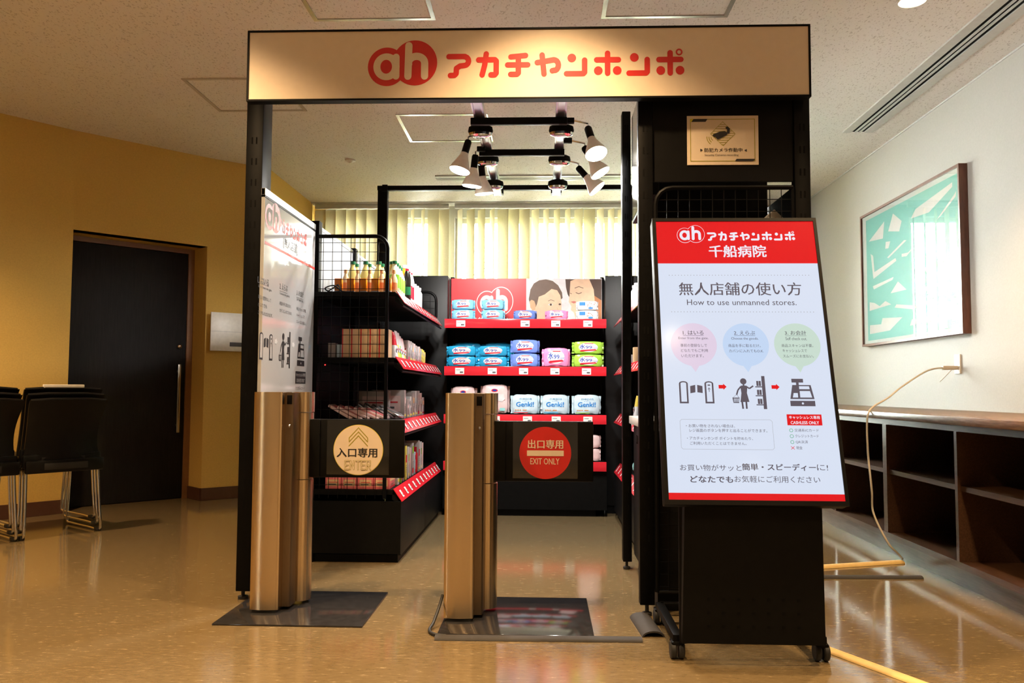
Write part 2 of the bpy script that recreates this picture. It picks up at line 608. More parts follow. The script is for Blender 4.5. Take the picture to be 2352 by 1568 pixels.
def ordinal(i):
    return ['first', 'second', 'third', 'fourth', 'fifth', 'sixth', 'seventh', 'eighth', 'ninth', 'tenth', 'eleventh', 'twelfth', 'thirteenth', 'fourteenth'][i]


# ================================================================== ROOM SHELL
H = 2.85
XR, YB = 2.65, 8.55
curve = [(-6.2, -4.0), (-6.2, 1.0), (-5.75, 2.6), (-5.1, 3.8), (-4.45, 4.75), (-3.84, 5.58), (-3.52, 5.99), (-2.81, 6.735), (-2.585, 6.93), (-2.42, 7.05)]
b = B().box(-6.6, 3.0, -4.3, 9.0, -0.1, 0.0, M_floor)
struct(b.build('floor'))
b = B().box(-6.6, 3.0, -4.3, 9.0, H, H + 0.1, M_ceiling)
struct(b.build('ceiling'))
NZ = 2.10
nd = Vector((-3.52 + 2.81, 5.99 - 6.735, 0)).normalized()
nn = Vector((-0.724, 0.690, 0)) * 0.28


def seg_wall(b, p, q, z0, z1, m, t=0.12):
    d = Vector((q[0] - p[0], q[1] - p[1], 0)).normalized()
    n = Vector((-d.y, d.x, 0)) * t
    pts = [(p[0], p[1]), (q[0], q[1]), (q[0] + n.x, q[1] + n.y), (p[0] + n.x, p[1] + n.y)]
    b.prism(pts, z1 - z0, m, 'z', z0)


b = B()
for i in range(len(curve) - 1):
    p, q = curve[i], curve[i + 1]
    seg_wall(b, p, q, NZ if i == 6 else 0.0, H, M_ochre)
pa, pb = Vector((-3.52, 5.99, 0)), Vector((-2.81, 6.735, 0))
qa, qb = pa + nn, pb + nn
b.add([(pa.x, pa.y, 0), (qa.x, qa.y, 0), (qa.x, qa.y, NZ), (pa.x, pa.y, NZ)], [(0, 1, 2, 3)], M_ochre)
b.add([(pb.x, pb.y, 0), (qb.x, qb.y, 0), (qb.x, qb.y, NZ), (pb.x, pb.y, NZ)], [(0, 1, 2, 3)], M_ochre)
b.add([(pa.x, pa.y, NZ), (qa.x, qa.y, NZ), (qb.x, qb.y, NZ), (pb.x, pb.y, NZ)], [(0, 1, 2, 3)], M_ochre)
b.box(-2.54, -2.42, 7.05, YB, 0, H, M_ochre)
struct(b.build('wall_left'))
b = B()
for i in range(4, len(curve) - 1):
    if i == 6:
        continue
    p, q = Vector(curve[i] + (0,)), Vector(curve[i + 1] + (0,))
    d = (q - p).normalized()
    n = Vector((d.y, -d.x, 0)) * 0.012
    b.prism([(p.x + n.x, p.y + n.y), (q.x + n.x, q.y + n.y), (q.x, q.y), (p.x, p.y)], 0.10, M_base, 'z', 0.001)
d = Vector((0.69, 0.724, 0)) * -0.012
b.prism([(pb.x, pb.y), (qb.x, qb.y), (qb.x + d.x, qb.y + d.y), (pb.x + d.x, pb.y + d.y)], 0.10, M_base, 'z', 0.001)
struct(b.build('baseboard_left'))
# door in the niche
dd = (qb - qa).normalized()
dn = Vector((dd.y, -dd.x, 0))
mx = Matrix(((dd.x, dn.x, 0, qa.x), (dd.y, dn.y, 0, qa.y), (0, 0, 1, 0), (0, 0, 0, 1)))
W = (qb - qa).length
door = struct(B(mx).box(0.03, W - 0.05, -0.05, 0.02, 0.004, 2.055, M_door, 0.003).build('door_1'))
b = B(mx).box(0.0, 0.03, -0.05, 0.035, 0.0, NZ, M_door_frame).box(W - 0.05, W, -0.05, 0.035, 0.0, NZ, M_door_frame).box(0.03, W - 0.05, -0.05, 0.035, 2.06, NZ, M_door_frame)
b.build('door_frame', door)
struct(B(mx).box(-0.15, W + 0.15, -0.16, -0.06, 0, 2.3, M_ochre).build('door_light_block'))  # unseen slab added behind the door to stop daylight leaking in
B(mx).box(W - 0.125, W - 0.10, 0.045, 0.06, 0.55, 1.12, M_alu, 0.004).box(W - 0.12, W - 0.105, 0.02, 0.05, 0.60, 0.62, M_alu).box(W - 0.12, W - 0.105, 0.02, 0.05, 1.05, 1.07, M_alu).build('pull_handle', door)
B(mx).lathe([(0.022, 0), (0.022, 0.012), (0.014, 0.03), (0.006, 0.034)], M_chrome, (W - 0.11, 0.02, 1.27), 16, axis=(0, 1, 0)).build('lock_knob', door)

b = B().box(XR, XR + 0.15, -4.3, 9.0, 0, H, M_white_wall)
struct(b.build('wall_right'))
b = B().box(-6.6, 3.0, -4.3, -4.15, 0, H, M_white_wall)
struct(b.build('wall_front'))
# back wall with two openings
WIN = [(-2.32, -1.02), (-0.94, 1.46)]
WZ0, WZ1 = 0.75, 2.72
b = B()
xs = [-2.6] + [q for w in WIN for q in w] + [XR]
for i in range(0, len(xs) - 1, 2):
    b.box(xs[i], xs[i + 1], YB, YB + 0.15, 0, H, M_ochre if i == 0 else M_white_wall)
for a, c in WIN:
    b.box(a, c, YB, YB + 0.15, 0, WZ0, M_white_wall).box(a, c, YB, YB + 0.15, WZ1, H, M_white_wall)
struct(b.build('wall_back'))
for i, (a, c) in enumerate(WIN):
    w = B()
    w.box(a, c, YB + 0.06, YB + 0.11, WZ0, WZ0 + 0.05, M_win_frame).box(a, c, YB + 0.06, YB + 0.11, WZ1 - 0.05, WZ1, M_win_frame)
    n = 1 if i == 0 else 2
    for k in range(n + 2):
        x = a + (c - a - 0.05) * k / (n + 1)
        w.box(x, x + 0.05, YB + 0.06, YB + 0.11, WZ0 + 0.05, WZ1 - 0.05, M_win_frame)
    wo = struct(w.build('window_%d' % (i + 1)))
    for k in range(n + 1):
        x = a + (c - a - 0.05) * k / (n + 1) + 0.05
        B().box(x, x + (c - a - 0.05) / (n + 1) - 0.05, YB + 0.082, YB + 0.088, WZ0 + 0.05, WZ1 - 0.05, M_win_glass).build('window_pane', wo)
struct(B().box(-2.42, XR, 8.38, YB, H - 0.010, H - 0.002, M_trim_white).build('trim_1'))
struct(B().box(XR - 0.012, XR, 5.0, YB, 0.0, 0.08, M_base).build('baseboard_right'))
struct(B().box(XR - 0.006, XR, -4.0, YB, H - 0.012, H - 0.001, M_light_grey).build('trim_2'))

# outdoors
struct(B().box(-14, 14, 8.75, 30, -0.6, -0.5, M_ground).build('ground'))
for i, (x, y, hh, lab) in enumerate([(-1.2, 12.2, 3.4, 'leafy green tree outside the window, behind the pillar between the blinds'), (1.25, 11.6, 3.0, 'bushy green tree outside the window next to the picture wall'), (3.4, 13.5, 4.2, 'tall green tree outside beyond the white wall corner')]):
    t = thing('tree', lab, 'tree', (x, y, -0.5), group=None)
    B().tube([(0, 0, 0), (0.05, 0, 1.0), (-0.03, 0.04, 2.0), (0.02, 0, hh * 0.8)], [0.10, 0.08, 0.06, 0.03], M_bark, 8).build('trunk', t)
    rnd = random.Random(i)
    fb = B()
    for k in range(1500):
        u, v_, w_ = rnd.gauss(0, 0.42), rnd.gauss(0, 0.42), rnd.gauss(0, 0.30)
        c = Vector((u, v_, hh * 0.62 + w_ * hh * 0.55))
        q = Matrix.Rotation(rnd.uniform(0, 6.3), 3, 'Z') @ Matrix.Rotation(rnd.uniform(-1.2, 1.2), 3, 'X')
        s = rnd.uniform(0.05, 0.09)
        fb.add([c + q @ Vector(p) for p in ((-s, 0, 0), (0, -s * 0.45, 0), (s, 0, 0), (0, s * 0.45, 0))], [(0, 1, 2, 3)], M_leaf)
    fb.build('foliage', t, smooth=0)

# vertical blinds
rnd = random.Random(3)
for i, (a, c, lab) in enumerate([(-2.39, -0.99, 'cream vertical blind, nearly closed, in the corner by the ochre side wall'), (-0.93, 1.52, 'wide cream vertical blind, half open, behind the back shelf unit')]):
    t = thing('vertical_blind', lab, 'blind', (a, 8.44, 0.332))
    w = c - a
    B().box(0, w, -0.02, 0.02, 2.46, 2.51, M_trim_white, 0.004).build('head_rail', t)
    n = int(round(w / 0.112))
    for k in range(n):
        x = (k + 0.5) * w / n
        ang = math.radians(rnd.uniform(12, 24) if i == 0 else rnd.choice([28, 46, 52, 62]) + rnd.uniform(-4, 4))
        if i == 0 and k in (9, 10):
            ang = math.radians(66)
        if i == 1 and x > 1.85:
            ang = math.radians(78 + rnd.uniform(-6, 6))
        ca, sa = math.cos(ang) * 0.0635, math.sin(ang) * 0.0635
        s = B()
        bow = 0.006
        vs = []
        for z in (0.0, 2.45):
            for q in (-1, -0.5, 0, 0.5, 1):
                o_ = bow * (1 - q * q)
                vs.append((x + ca * q - o_ * math.sin(ang), -sa * q + o_ * math.cos(ang), z))
        s.add(vs, [(j, j + 1, j + 6, j + 5) for j in range(4)], M_blind)
        s.build('slat', t)

# ------------------------------------------------------------------ ceiling fittings
def slot(name, x0, x1, y0, y1, along, lab):
    t = thing(name, lab, 'air vent', ((x0 + x1) / 2, (y0 + y1) / 2, H))
    b, g_ = B(), B()
    L = (y1 - y0) if along == 'y' else (x1 - x0)
    w = (x1 - x0) if along == 'y' else (y1 - y0)

    def bx(bb, u0, u1, v0, v1, z0, z1, m):
        if along == 'y':
            bb.box(u0, u1, v0, v1, z0, z1, m)
        else:
            bb.box(v0, v1, u0, u1, z0, z1, m)
    bx(b, -w / 2, -w / 2 + w * 0.28, -L / 2, L / 2, -0.012, -0.001, M_slot)
    bx(b, w / 2 - w * 0.28, w / 2, -L / 2, L / 2, -0.012, -0.001, M_slot)
    bx(g_, -w * 0.22, w * 0.22, -L / 2, L / 2, -0.004, -0.001, M_vent_dark)
    for q in (-0.07, 0.07):
        bx(b, w * q - 0.006, w * q + 0.006, -L / 2, L / 2, -0.012, -0.004, M_slot)
    b.build('slot_frame', t)
    g_.build('slot_gap', t)


slot('slot_diffuser', 2.21, 2.43, 0.5, 6.13, 'y', 'long grey slot diffuser in the ceiling along the white picture wall')
slot('slot_diffuser', -0.99, 2.1, 7.33, 7.50, 'x', 'slot diffuser in the ceiling near the blinds, behind the spotlights')


def hatch(x0, x1, y0, y1, m, lab):
    t = thing('ceiling_hatch', lab, 'ceiling hatch', ((x0 + x1) / 2, (y0 + y1) / 2, H), group='ceiling access hatches')
    w, l = (x1 - x0) / 2, (y1 - y0) / 2
    B().box(-w, w, -l, -l + 0.022, -0.006, -0.0005, m).box(-w, w, l - 0.022, l, -0.006, -0.0005, m).box(-w, -w + 0.022, -l + 0.022, l - 0.022, -0.006, -0.0005, m).box(w - 0.022, w, -l + 0.022, l - 0.022, -0.006, -0.0005, m).build('hatch_frame', t)
    B().box(-w + 0.03, w - 0.03, -l + 0.03, l - 0.03, -0.003, -0.0005, M_ceiling).build('hatch_panel', t)


M_hatch_alu = mat('hatch_rim', (0.62, 0.62, 0.60), 0.18, metal=0.6)
M_hatch_paint = mat('hatch_rim_painted', (0.50, 0.45, 0.38), 0.5)
hatch(-2.27, -1.65, 4.97, 5.58, M_hatch_paint, 'square ceiling hatch with painted rim, over the ochre wall side')
hatch(-1.05, -0.40, 5.67, 6.31, M_hatch_alu, 'square ceiling hatch with shiny rim, seen under the cream header beside the spotlights')
hatch(-1.21, -0.57, 3.56, 4.19, M_hatch_alu, 'shiny rimmed ceiling hatch above the red round logo half of the header')
hatch(0.29, 0.94, 3.57, 4.20, M_hatch_alu, 'shiny rimmed ceiling hatch above the end of the header near the black tower')

t = thing('smoke_detector', 'tiny round white sensor on the ceiling above the poster panel', 'sensor', (-1.638, 6.814, H))
B().lathe([(0.045, -0.001), (0.043, -0.012), (0.02, -0.02), (0.012, -0.03)], M_plastic_white).build('sensor_body', t)

DOWN = [(1.81, 4.045, 'glowing round downlight in the ceiling between the header and the slot diffuser'),
        (0.02, 2.86, None), (-1.52, 2.82, None), (1.45, 2.35, None), (-3.1, 2.6, None), (-5.0, 4.0, None), (-0.8, 0.9, None), (0.9, 0.6, None), (-2.6, 0.5, None), (-3.3, 4.3, None), (-1.8, -1.5, None), (0.2, -1.6, None), (-3.6, -1.4, None), (1.9, -1.5, None)]  # lamp lightening the ochre wall and row behind the camera are added fill
for x, y, lab in DOWN:
    t = thing('downlight', lab or 'unseen round recessed downlight in the ceiling in front of the shop', 'ceiling light', (x, y, H), group=None if lab else 'downlights in front of the shop')
    B().lathe([(0.075, -0.001), (0.078, -0.008), (0.064, -0.010), (0.060, -0.002)], M_plastic_white, n=28).build('trim_ring', t)
    B().lathe([(0.058, -0.0065), (0.058, -0.0045)], M_glow_warm, n=28).build('lamp_lens', t)
    spot_lamp('downlight_lamp', (x, y, H - 0.03), (0, 0, -1), DOWNLIGHT_POWER, WARM, 112, 0.8, 0.05)

# ================================================================== SHOP FRONT
# header
FY = 3.38
t = thing('header_sign', 'wide cream header sign with red round logo and red katakana lettering', 'shop sign', (-0.08, FY, 2.13))
HL, HRt = -1.18, 1.175
b = B().box(HL, HRt, 0.004, 0.04, 0.0, 0.305, M_black2)
b.box(HL, HRt, -0.004, 0.004, 0.0, 0.008, M_black).box(HL, HRt, -0.004, 0.004, 0.297, 0.305, M_black).box(HL, HL + 0.008, -0.004, 0.004, 0.008, 0.297, M_black).box(HRt - 0.008, HRt, -0.004, 0.004, 0.008, 0.297, M_black)
b.build('sign_frame', t)
B().box(HL + 0.008, HRt - 0.008, 0.0, 0.004, 0.008, 0.297, M_cream).build('sign_panel', t)
gs = dict(sx=0.000545, sy=-0.00056, ox=92, oy=643)
g = G((HL, 0.0, 0.006), (1, 0, 0), (0, 0, 1), **gs)
mark_blob(g, M_red)
mark_letters(g, M_cream, M_red)
g.b.build('round_logo', t, smooth=0)
g = G((HL, 0.0, 0.006), (1, 0, 0), (0, 0, 1), **gs)
katakana(g, M_red, M_cream)
g.b.build('katakana_lettering', t, smooth=0)


def slots(b, x0, x1, y, z0, z1, step=0.095):
    z = z0
    while z < z1:
        for x in (x0 + (x1 - x0) * 0.36, x0 + (x1 - x0) * 0.62):
            b.box(x - 0.0035, x + 0.0035, y - 0.0006, y, z, z + 0.03, M_vent_dark)
        z += step


# front upright on the gate side
t = thing('upright_post', 'tall black slotted upright carrying the header above the entrance gate', 'post', (-1.30, 3.62, 0))
b = B().box(-0.038, 0.038, -0.02, 0.10, 0.04, 2.42, M_black, 0.003)
slots(b, -0.038, 0.038, -0.0202, 0.4, 2.1)
b.build('post_body', t)
B().lathe([(0.022, 0.0), (0.022, 0.012), (0.008, 0.016), (0.008, 0.045)], M_rubber, (-0.018, 0.02, 0)).build('levelling_foot', t)

# poster panel beside it
t = thing('poster_panel', 'white partition board with printed shop instructions, behind the entrance gate', 'poster', (-1.2515, 4.0, 0.16))
B().box(-0.0075, 0.006, -0.41, 0.405, 0.0, 1.65, M_grey_panel).build('board', t)
B().box(-0.009, 0.0095, -0.41, 0.405, 1.622, 1.652, M_alu).box(-0.008, 0.0085, -0.41, 0.405, 1.612, 1.6215, M_black).build('top_rail', t)
B().box(0.006, 0.0080, -0.41, 0.40, 0.01, 1.610, M_poster).build('poster_sheet', t)
g = G((0.0081, -4.0, -0.16), (0, 1, 0), (0, 0, 1))
lg = G((0.0081, 3.70 - 4.0, 1.70 - 0.16), (0, 1, 0), (0, 0, 1), sx=0.00040, sy=-0.00040, ox=1300, oy=385, b=g.b)
mark_blob(lg, M_red)
mark_letters(lg, M_poster, M_red)
lg2 = G((0.0081, 3.78 - 4.0, 1.69 - 0.16), (0, 1, 0), (0, 0, 1), sx=0.000255, sy=-0.00034, ox=1650, oy=395, b=g.b)
katakana(lg2, M_red, M_poster)
g.text('[無人店舗]', 3.86, 1.588, 4.085, 1.645, M_grey_ink, 1)
g.rect(3.60, 1.563, 4.40, 1.576, M_red)
for s, y0, y1, z, h in [('1. はいる', 3.52, 3.665, 1.395, .030), ('Enter from the gate.', 3.53, 3.71, 1.365, .015), ('事前の登録なしで', 3.53, 3.70, 1.32, .018), ('どなたでも', 3.53, 3.647, 1.287, .018), ('ご利用いただけます。', 3.53, 3.727, 1.252, .018),
                        ('2. えらぶ', 3.819, 3.936, 1.403, .030), ('Choose the goods.', 3.82, 3.975, 1.368, .015), ('商品を手に取るだけ。', 3.822, 4.0, 1.322, .018), ('カバンに入れてもO.K.', 3.824, 4.012, 1.289, .018),
                        ('3. お会計', 4.086, 4.204, 1.403, .030), ('Self check out.', 4.087, 4.203, 1.371, .015), ('商品スキャンは不要。', 4.09, 4.256, 1.323, .018), ('キャッシュレスで', 4.092, 4.232, 1.29, .018), ('スムーズにお支払い。', 4.094, 4.256, 1.258, .018)]:
    g.text(s, y0, z - h / 2, y1, z + h / 2, M_ink, 1 if h > .02 else 0)
for a, c in ((3.52, 3.665), (3.819, 3.936), (4.086, 4.204)):
    g.rect(a, 1.379, c, 1.3805, M_ink)


def icons(g, F, ink, pale, arrow, white):
    """Gate, shopper with shelf, and till pictograms; F maps the drawing's coordinates."""
    def P(pts):
        return [F(p) for p in pts]

    def gate_icon(x0, y0, x1, y1):
        r = (x1 - x0) / 2
        n = [(x0, y1), (x1, y1), (x1, y0 - r * 0.55)] + [((x0 + x1) / 2 + r * math.cos(math.radians(a)), y0 - r * 0.55 + r * 0.55 * math.sin(math.radians(a))) for a in (0, 30, 60, 90, 120, 150, 180)]
        g.poly(P(n), ink, 1)
        i = 0.0058
        n = [(x0 + i, y1 + i), (x1 - i, y1 + i), (x1 - i, y0 - r * 0.55)] + [((x0 + x1) / 2 + (r - i) * math.cos(math.radians(a)), y0 - r * 0.55 + (r * 0.55 - i * 0.8) * math.sin(math.radians(a))) for a in (30, 60, 90, 120, 150)] + [(x0 + i, y0 - r * 0.55)]
        g.poly(P(n), white, 2)
    gate_icon(-0.235, 0.4229, -0.204, 0.3425)
    gate_icon(-0.1465, 0.4229, -0.1157, 0.3428)
    g.poly(P([(-0.1964, 0.4049), (-0.1785, 0.4094), (-0.1793, 0.3825), (-0.1968, 0.3788)]), ink)
    g.poly(P([(-0.1719, 0.4094), (-0.1538, 0.4051), (-0.1543, 0.3798), (-0.1724, 0.3826)]), ink)
    g.poly(P([(-0.136, 0.4105), (-0.127, 0.4105), (-0.127, 0.406), (-0.136, 0.406)]), ink, 3)
    g.poly(P([(-0.1325, 0.395), (-0.1305, 0.395), (-0.1305, 0.384), (-0.1325, 0.384)]), ink, 3)
    g.poly(P([(-0.1365, 0.393), (-0.1315, 0.400), (-0.1265, 0.393), (-0.1285, 0.3925), (-0.1315, 0.3968), (-0.1345, 0.3925)]), ink, 3)
    for x in (-0.0979, 0.0844):
        g.poly(P([(x, 0.4095), (x + 0.016, 0.4095), (x + 0.016, 0.4145), (x + 0.0275, 0.403), (x + 0.016, 0.3918), (x + 0.016, 0.3965), (x, 0.3965)]), arrow)
    hd = F((-0.0115, 0.4229))
    rr = abs(F((-0.0005, 0.4229))[0] - hd[0])
    g.disc(hd[0], hd[1], rr, ink, 1, ry=abs(F((0, 0.434))[1] - F((0, 0.4229))[1]))
    g.poly(P([(-0.014, 0.414), (-0.009, 0.414), (-0.0085, 0.4076), (-0.0017, 0.4076), (0.0005, 0.400), (-0.002, 0.3807), (0.0041, 0.3490), (-0.0265, 0.3482), (-0.021, 0.3805), (-0.0225, 0.400), (-0.0205, 0.4076), (-0.0145, 0.4076)]), ink)
    for q, w in (([(-0.0208, 0.4045), (-0.0322, 0.3913), (-0.0380, 0.3740)], 0.0052), ([(-0.0036, 0.4052), (0.0077, 0.3968), (0.0217, 0.4068)], 0.0052), ([(-0.0205, 0.349), (-0.0190, 0.3243)], 0.0062), ([(-0.0065, 0.349), (-0.0064, 0.3244)], 0.0062)):
        for a, c in zip(q, q[1:]):
            dx, dy = c[0] - a[0], c[1] - a[1]
            L = math.hypot(dx, dy)
            nx, ny = -dy / L * w / 2, dx / L * w / 2
            g.poly(P([(a[0] + nx, a[1] + ny), (a[0] - nx, a[1] - ny), (c[0] - nx, c[1] - ny), (c[0] + nx, c[1] + ny)]), ink)
    g.poly(P([(-0.0531, 0.3642), (-0.0285, 0.3643), (-0.0312, 0.3449), (-0.0504, 0.3452)]), ink)
    for i in range(4):
        x = -0.0485 + i * 0.0048
        g.poly(P([(x, 0.361), (x + 0.0026, 0.361), (x + 0.002, 0.348), (x, 0.348)]), white, 2)
    for a, c in (((-0.052, 0.3642), (-0.040, 0.3735)), ((-0.030, 0.3642), (-0.038, 0.3735))):
        g.poly(P([a, (a[0] + 0.0014, a[1]), (c[0] + 0.0014, c[1]), c]), ink)
    g.poly(P([(0.0517, 0.4426), (0.0630, 0.4426), (0.0630, 0.3238), (0.0517, 0.3238)]), ink)
    for x0, x1, y in ((0.0283, 0.0531, 0.4032), (0.0274, 0.0521, 0.3712), (0.0278, 0.0517, 0.3387)):
        g.poly(P([(x0, y + 0.0018), (x1, y + 0.0018), (x1, y - 0.0018), (x0, y - 0.0018)]), ink)
        for k in range(2):
            xx = 0.0333 + k * 0.0083
            g.poly(P([(xx, y + 0.0215), (xx + 0.0072, y + 0.0215), (xx + 0.0072, y + 0.0030), (xx, y + 0.0030)]), ink)
    g.poly(P([(0.1548, 0.4332), (0.1948, 0.4332), (0.1948, 0.4196), (0.1548, 0.4196)]), ink)
    g.poly(P([(0.1697, 0.4200), (0.1789, 0.4200), (0.1789, 0.4087), (0.1697, 0.4087)]), ink)
    g.poly(P([(0.1561, 0.4106), (0.2193, 0.4106), (0.2277, 0.3602), (0.1452, 0.3602)]), ink)
    g.poly(P([(0.1787, 0.4062), (0.2129, 0.4062), (0.2145, 0.3955), (0.1787, 0.3955)]), white, 2)
    g.poly(P([(0.1794, 0.3889), (0.2146, 0.3889), (0.2201, 0.3656), (0.1794, 0.3656)]), white, 2)
    g.poly(P([(0.1581, 0.3815), (0.1722, 0.3815), (0.1722, 0.3655), (0.1540, 0.3655)]), white, 2)
    g.poly(P([(0.1439, 0.3539), (0.2285, 0.3539), (0.2285, 0.3348), (0.1439, 0.3348)]), ink)
    c = F((0.1862, 0.3444))
    g.disc(c[0], c[1], abs(F((0.1900, 0))[0] - F((0.1862, 0))[0]), white, 2, ry=abs(F((0, 0.0038))[1] - F((0, 0))[1]), n=20)


icons(g, lambda p: (3.905 + p[0] * 1.47, 1.108 + (p[1] - 0.383) * 1.5), M_ink, M_light_grey, M_light_grey, M_poster)
g.rect(4.093, 0.946, 4.268, 1.008, M_ink)
g.text('キャッシュレス専用', 4.10, 0.981, 4.26, 1.0, M_poster, 1, 2)
g.text('CASHLESS ONLY', 4.11, 0.953, 4.25, 0.971, M_poster, 1, 2)
g.text('○ 交通系ICカード', 4.10, 0.914, 4.258, 0.932, M_ink, 0)
g.b.build('poster_print', t, smooth=0)

# ------------------------------------------------------------------ black tower with security sign
TX0, TX1, TY = 0.395, 1.105, 3.45
t = thing('shelf_tower', 'tall black shelving tower with wire grid, behind the tilted info screen', 'shelf tower', (0.75, TY, 0))
for nm, x0, x1 in (('upright', -0.355, -0.295), ('upright', 0.295, 0.36)):
    b = B().box(x0, x1, 0.0, 0.05, 0.045, 2.42, M_black, 0.003)
    slots(b, x0, x1, -0.0002, 0.3, 2.1)
    b.build(nm, t)
B().box(-0.293, 0.293, 0.015, 0.03, 1.80, 2.40, M_black2).build('top_panel', t)
b = B()
fr = [(-0.285, 0.0, 0.10), (-0.285, 0.0, 1.70)] + [(-0.285 + 0.07 * (1 - math.cos(a)), 0.0, 1.70 + 0.07 * math.sin(a)) for a in (0.4, 0.8, 1.2, 1.57)] + [(0.285, 0.0, 1.77)]
b.tube(fr, 0.010, M_black, 8)
b.tube([(0.285, 0.0, 1.77), (0.285, 0.0, 0.10), (-0.285, 0.0, 0.10)], 0.008, M_black, 8)
b.build('grid_frame', t)
b = B()
for k in range(1, 12):
    b.box(-0.285 + k * 0.0475 - 0.0014, -0.285 + k * 0.0475 + 0.0014, -0.002, 0.001, 0.10, 1.77, M_black)
z = 0.12
while z < 1.76:
    b.box(-0.285, 0.285, 0.001, 0.004, z - 0.0014, z + 0.0014, M_black)
    z += 0.05
b.build('wire_grid', t)
B().box(0.32, 0.345, 0.05, 2.65, 0.05, 1.80, M_black2).build('outer_side_panel', t)
B().box(-0.24, 0.315, 0.50, 0.515, 1.20, 2.40, M_black2).build('inner_back_panel', t)
B().box(-0.24, 0.315, 0.05, 0.45, 1.535, 1.555, M_black2).build('inner_shelf', t)
B().lathe([(0.02, 0), (0.02, 0.012), (0.008, 0.016), (0.008, 0.05)], M_rubber, (-0.325, 0.02, 0)).lathe([(0.02, 0), (0.02, 0.012), (0.008, 0.016), (0.008, 0.05)], M_rubber, (0.325, 0.02, 0)).build('levelling_feet', t)

t = thing('security_sign', 'cream sign with a camera drawing and olive border, on the black tower', 'sign', (0.75, TY + 0.013, 1.975))
B().box(-0.149, 0.149, -0.0025, 0.0025, -0.105, 0.105, M_cream).build('sign_plate', t)
g = G((-0.149, -0.0026, 0.105), (1, 0, 0), (0, 0, 1), sx=0.298 / 1825, sy=-0.210 / 1262, ox=215, oy=185)
for a in (((302, 275), (1945, 275)), ((1945, 275), (1945, 1350)), ((1945, 1350), (302, 1350)), ((302, 1350), (302, 275))):
    g.stroke(a, 16, M_yellow_green, 1)
g.poly([(300, 262), (385, 262), (325, 345), (300, 345)], M_yellow_edge, 2)
g.poly([(380, 268), (740, 268), (690, 342), (325, 342)], M_ink, 3)
g.poly([(1475, 1300), (1950, 1300), (1900, 1360), (1430, 1360)], M_ink, 3)
for i in range(11):
    y = 350 + i * 58
    hw = 310 - abs(y - 650)
    g.stroke([(1130 - hw, y), (1130 + hw, y)], 12, M_yellow_green, 1, cap=False)
g.stroke([(1130, 340), (1445, 650), (1130, 960), (815, 650), (1130, 340)], 10, M_yellow_green, 1)
g.poly([(865, 690), (890, 660), (1050, 600), (1180, 585), (1240, 620), (1250, 660), (1225, 690), (1050, 780), (1000, 795), (965, 775), (945, 735), (905, 735)], M_ink, 3)
g.poly([(1195, 490), (1250, 462), (1310, 520), (1300, 640), (1260, 655), (1230, 620), (1240, 545), (1215, 530)], M_ink, 3)
for r in (95, 150, 205):
    g.ring(925, 740, r - 8, r + 8, M_yellow_green, 2, math.radians(125), math.radians(185), 10)
g.text('防犯カメラ作動中', 655, 1120, 1620, 1015, M_ink, 1, 2)
g.poly([(550, 1030), (612, 1068), (550, 1105)], M_ink, 2)
g.poly([(1735, 1045), (1672, 1080), (1735, 1115)], M_ink, 2)
g.text('Security Cameras recording', 660, 1235, 1525, 1170, M_ink, 0, 2)
g.b.build('sign_print', t, smooth=0)

t = thing('gift_carton', 'small red and white gable carton behind the wire grid of the tower', 'carton', (1.0, 3.66, 1.5555))
B().prism([(-0.045, 0), (0.045, 0), (0.045, 0.11), (0.0, 0.155), (-0.045, 0.11)], 0.12, M_white, 'y', -0.06).build('carton_body', t)
g = G((0, -0.0605, 0), (1, 0, 0), (0, 0, 1))
g.poly([(-0.045, 0.02), (0.005, 0.02), (0.005, 0.12), (-0.045, 0.08)], M_red)
g.b.build('red_print', t, smooth=0)

# inner counter and monitor behind the tower
t = thing('checkout_counter', 'small black checkout counter with white top behind the tower upright', 'counter', (0.75, 3.95, 0))
B().box(-0.29, 0.30, -0.42, 0.33, 0.09, 0.748, M_dark_grey, 0.003).build('counter_body', t)
B().box(-0.31, 0.31, -0.42, 0.36, 0.75, 0.79, M_counter_top, 0.003).build('counter_top', t)
B().box(-0.27, 0.29, -0.40, 0.31, 0.0, 0.09, M_black2).build('counter_plinth', t)
B().box(-0.293, -0.289, 0.12, 0.18, 0.66, 0.70, M_chrome).box(-0.2945, -0.2925, 0.13, 0.17, 0.665, 0.695, M_black).build('counter_lock', t)
t = thing('wall_display', 'black glossy display facing the shop inside, mirroring spotlights, between two uprights', 'monitor', (0.46, 3.82, 2.03))
B().box(-0.02, 0.03, -0.31, 0.31, -0.275, 0.275, M_black2, 0.006).build('display_case', t)
B().box(-0.022, -0.0202, -0.295, 0.295, -0.262, 0.262, M_black_gloss).build('display_glass', t)
B().box(-0.019, 0.02, -0.26, -0.22, -0.09, -0.04, M_plastic_white, 0.004).build('display_button_box', t).location = (-0.012, 0, 0)
t = thing('upright_post', 'slim black upright inside the shop, next to the glossy hanging display', 'post', (0.43, 4.35, 0))
b = B().box(-0.02, 0.025, -0.02, 0.05, 0.04, 2.40, M_black, 0.003)
slots(b, -0.02, 0.025, -0.0202, 0.3, 2.3)
b.build('post_body', t)
B().lathe([(0.018, 0.0), (0.018, 0.012), (0.007, 0.016), (0.007, 0.045)], M_rubber, (0, 0.0, 0)).build('levelling_foot', t)

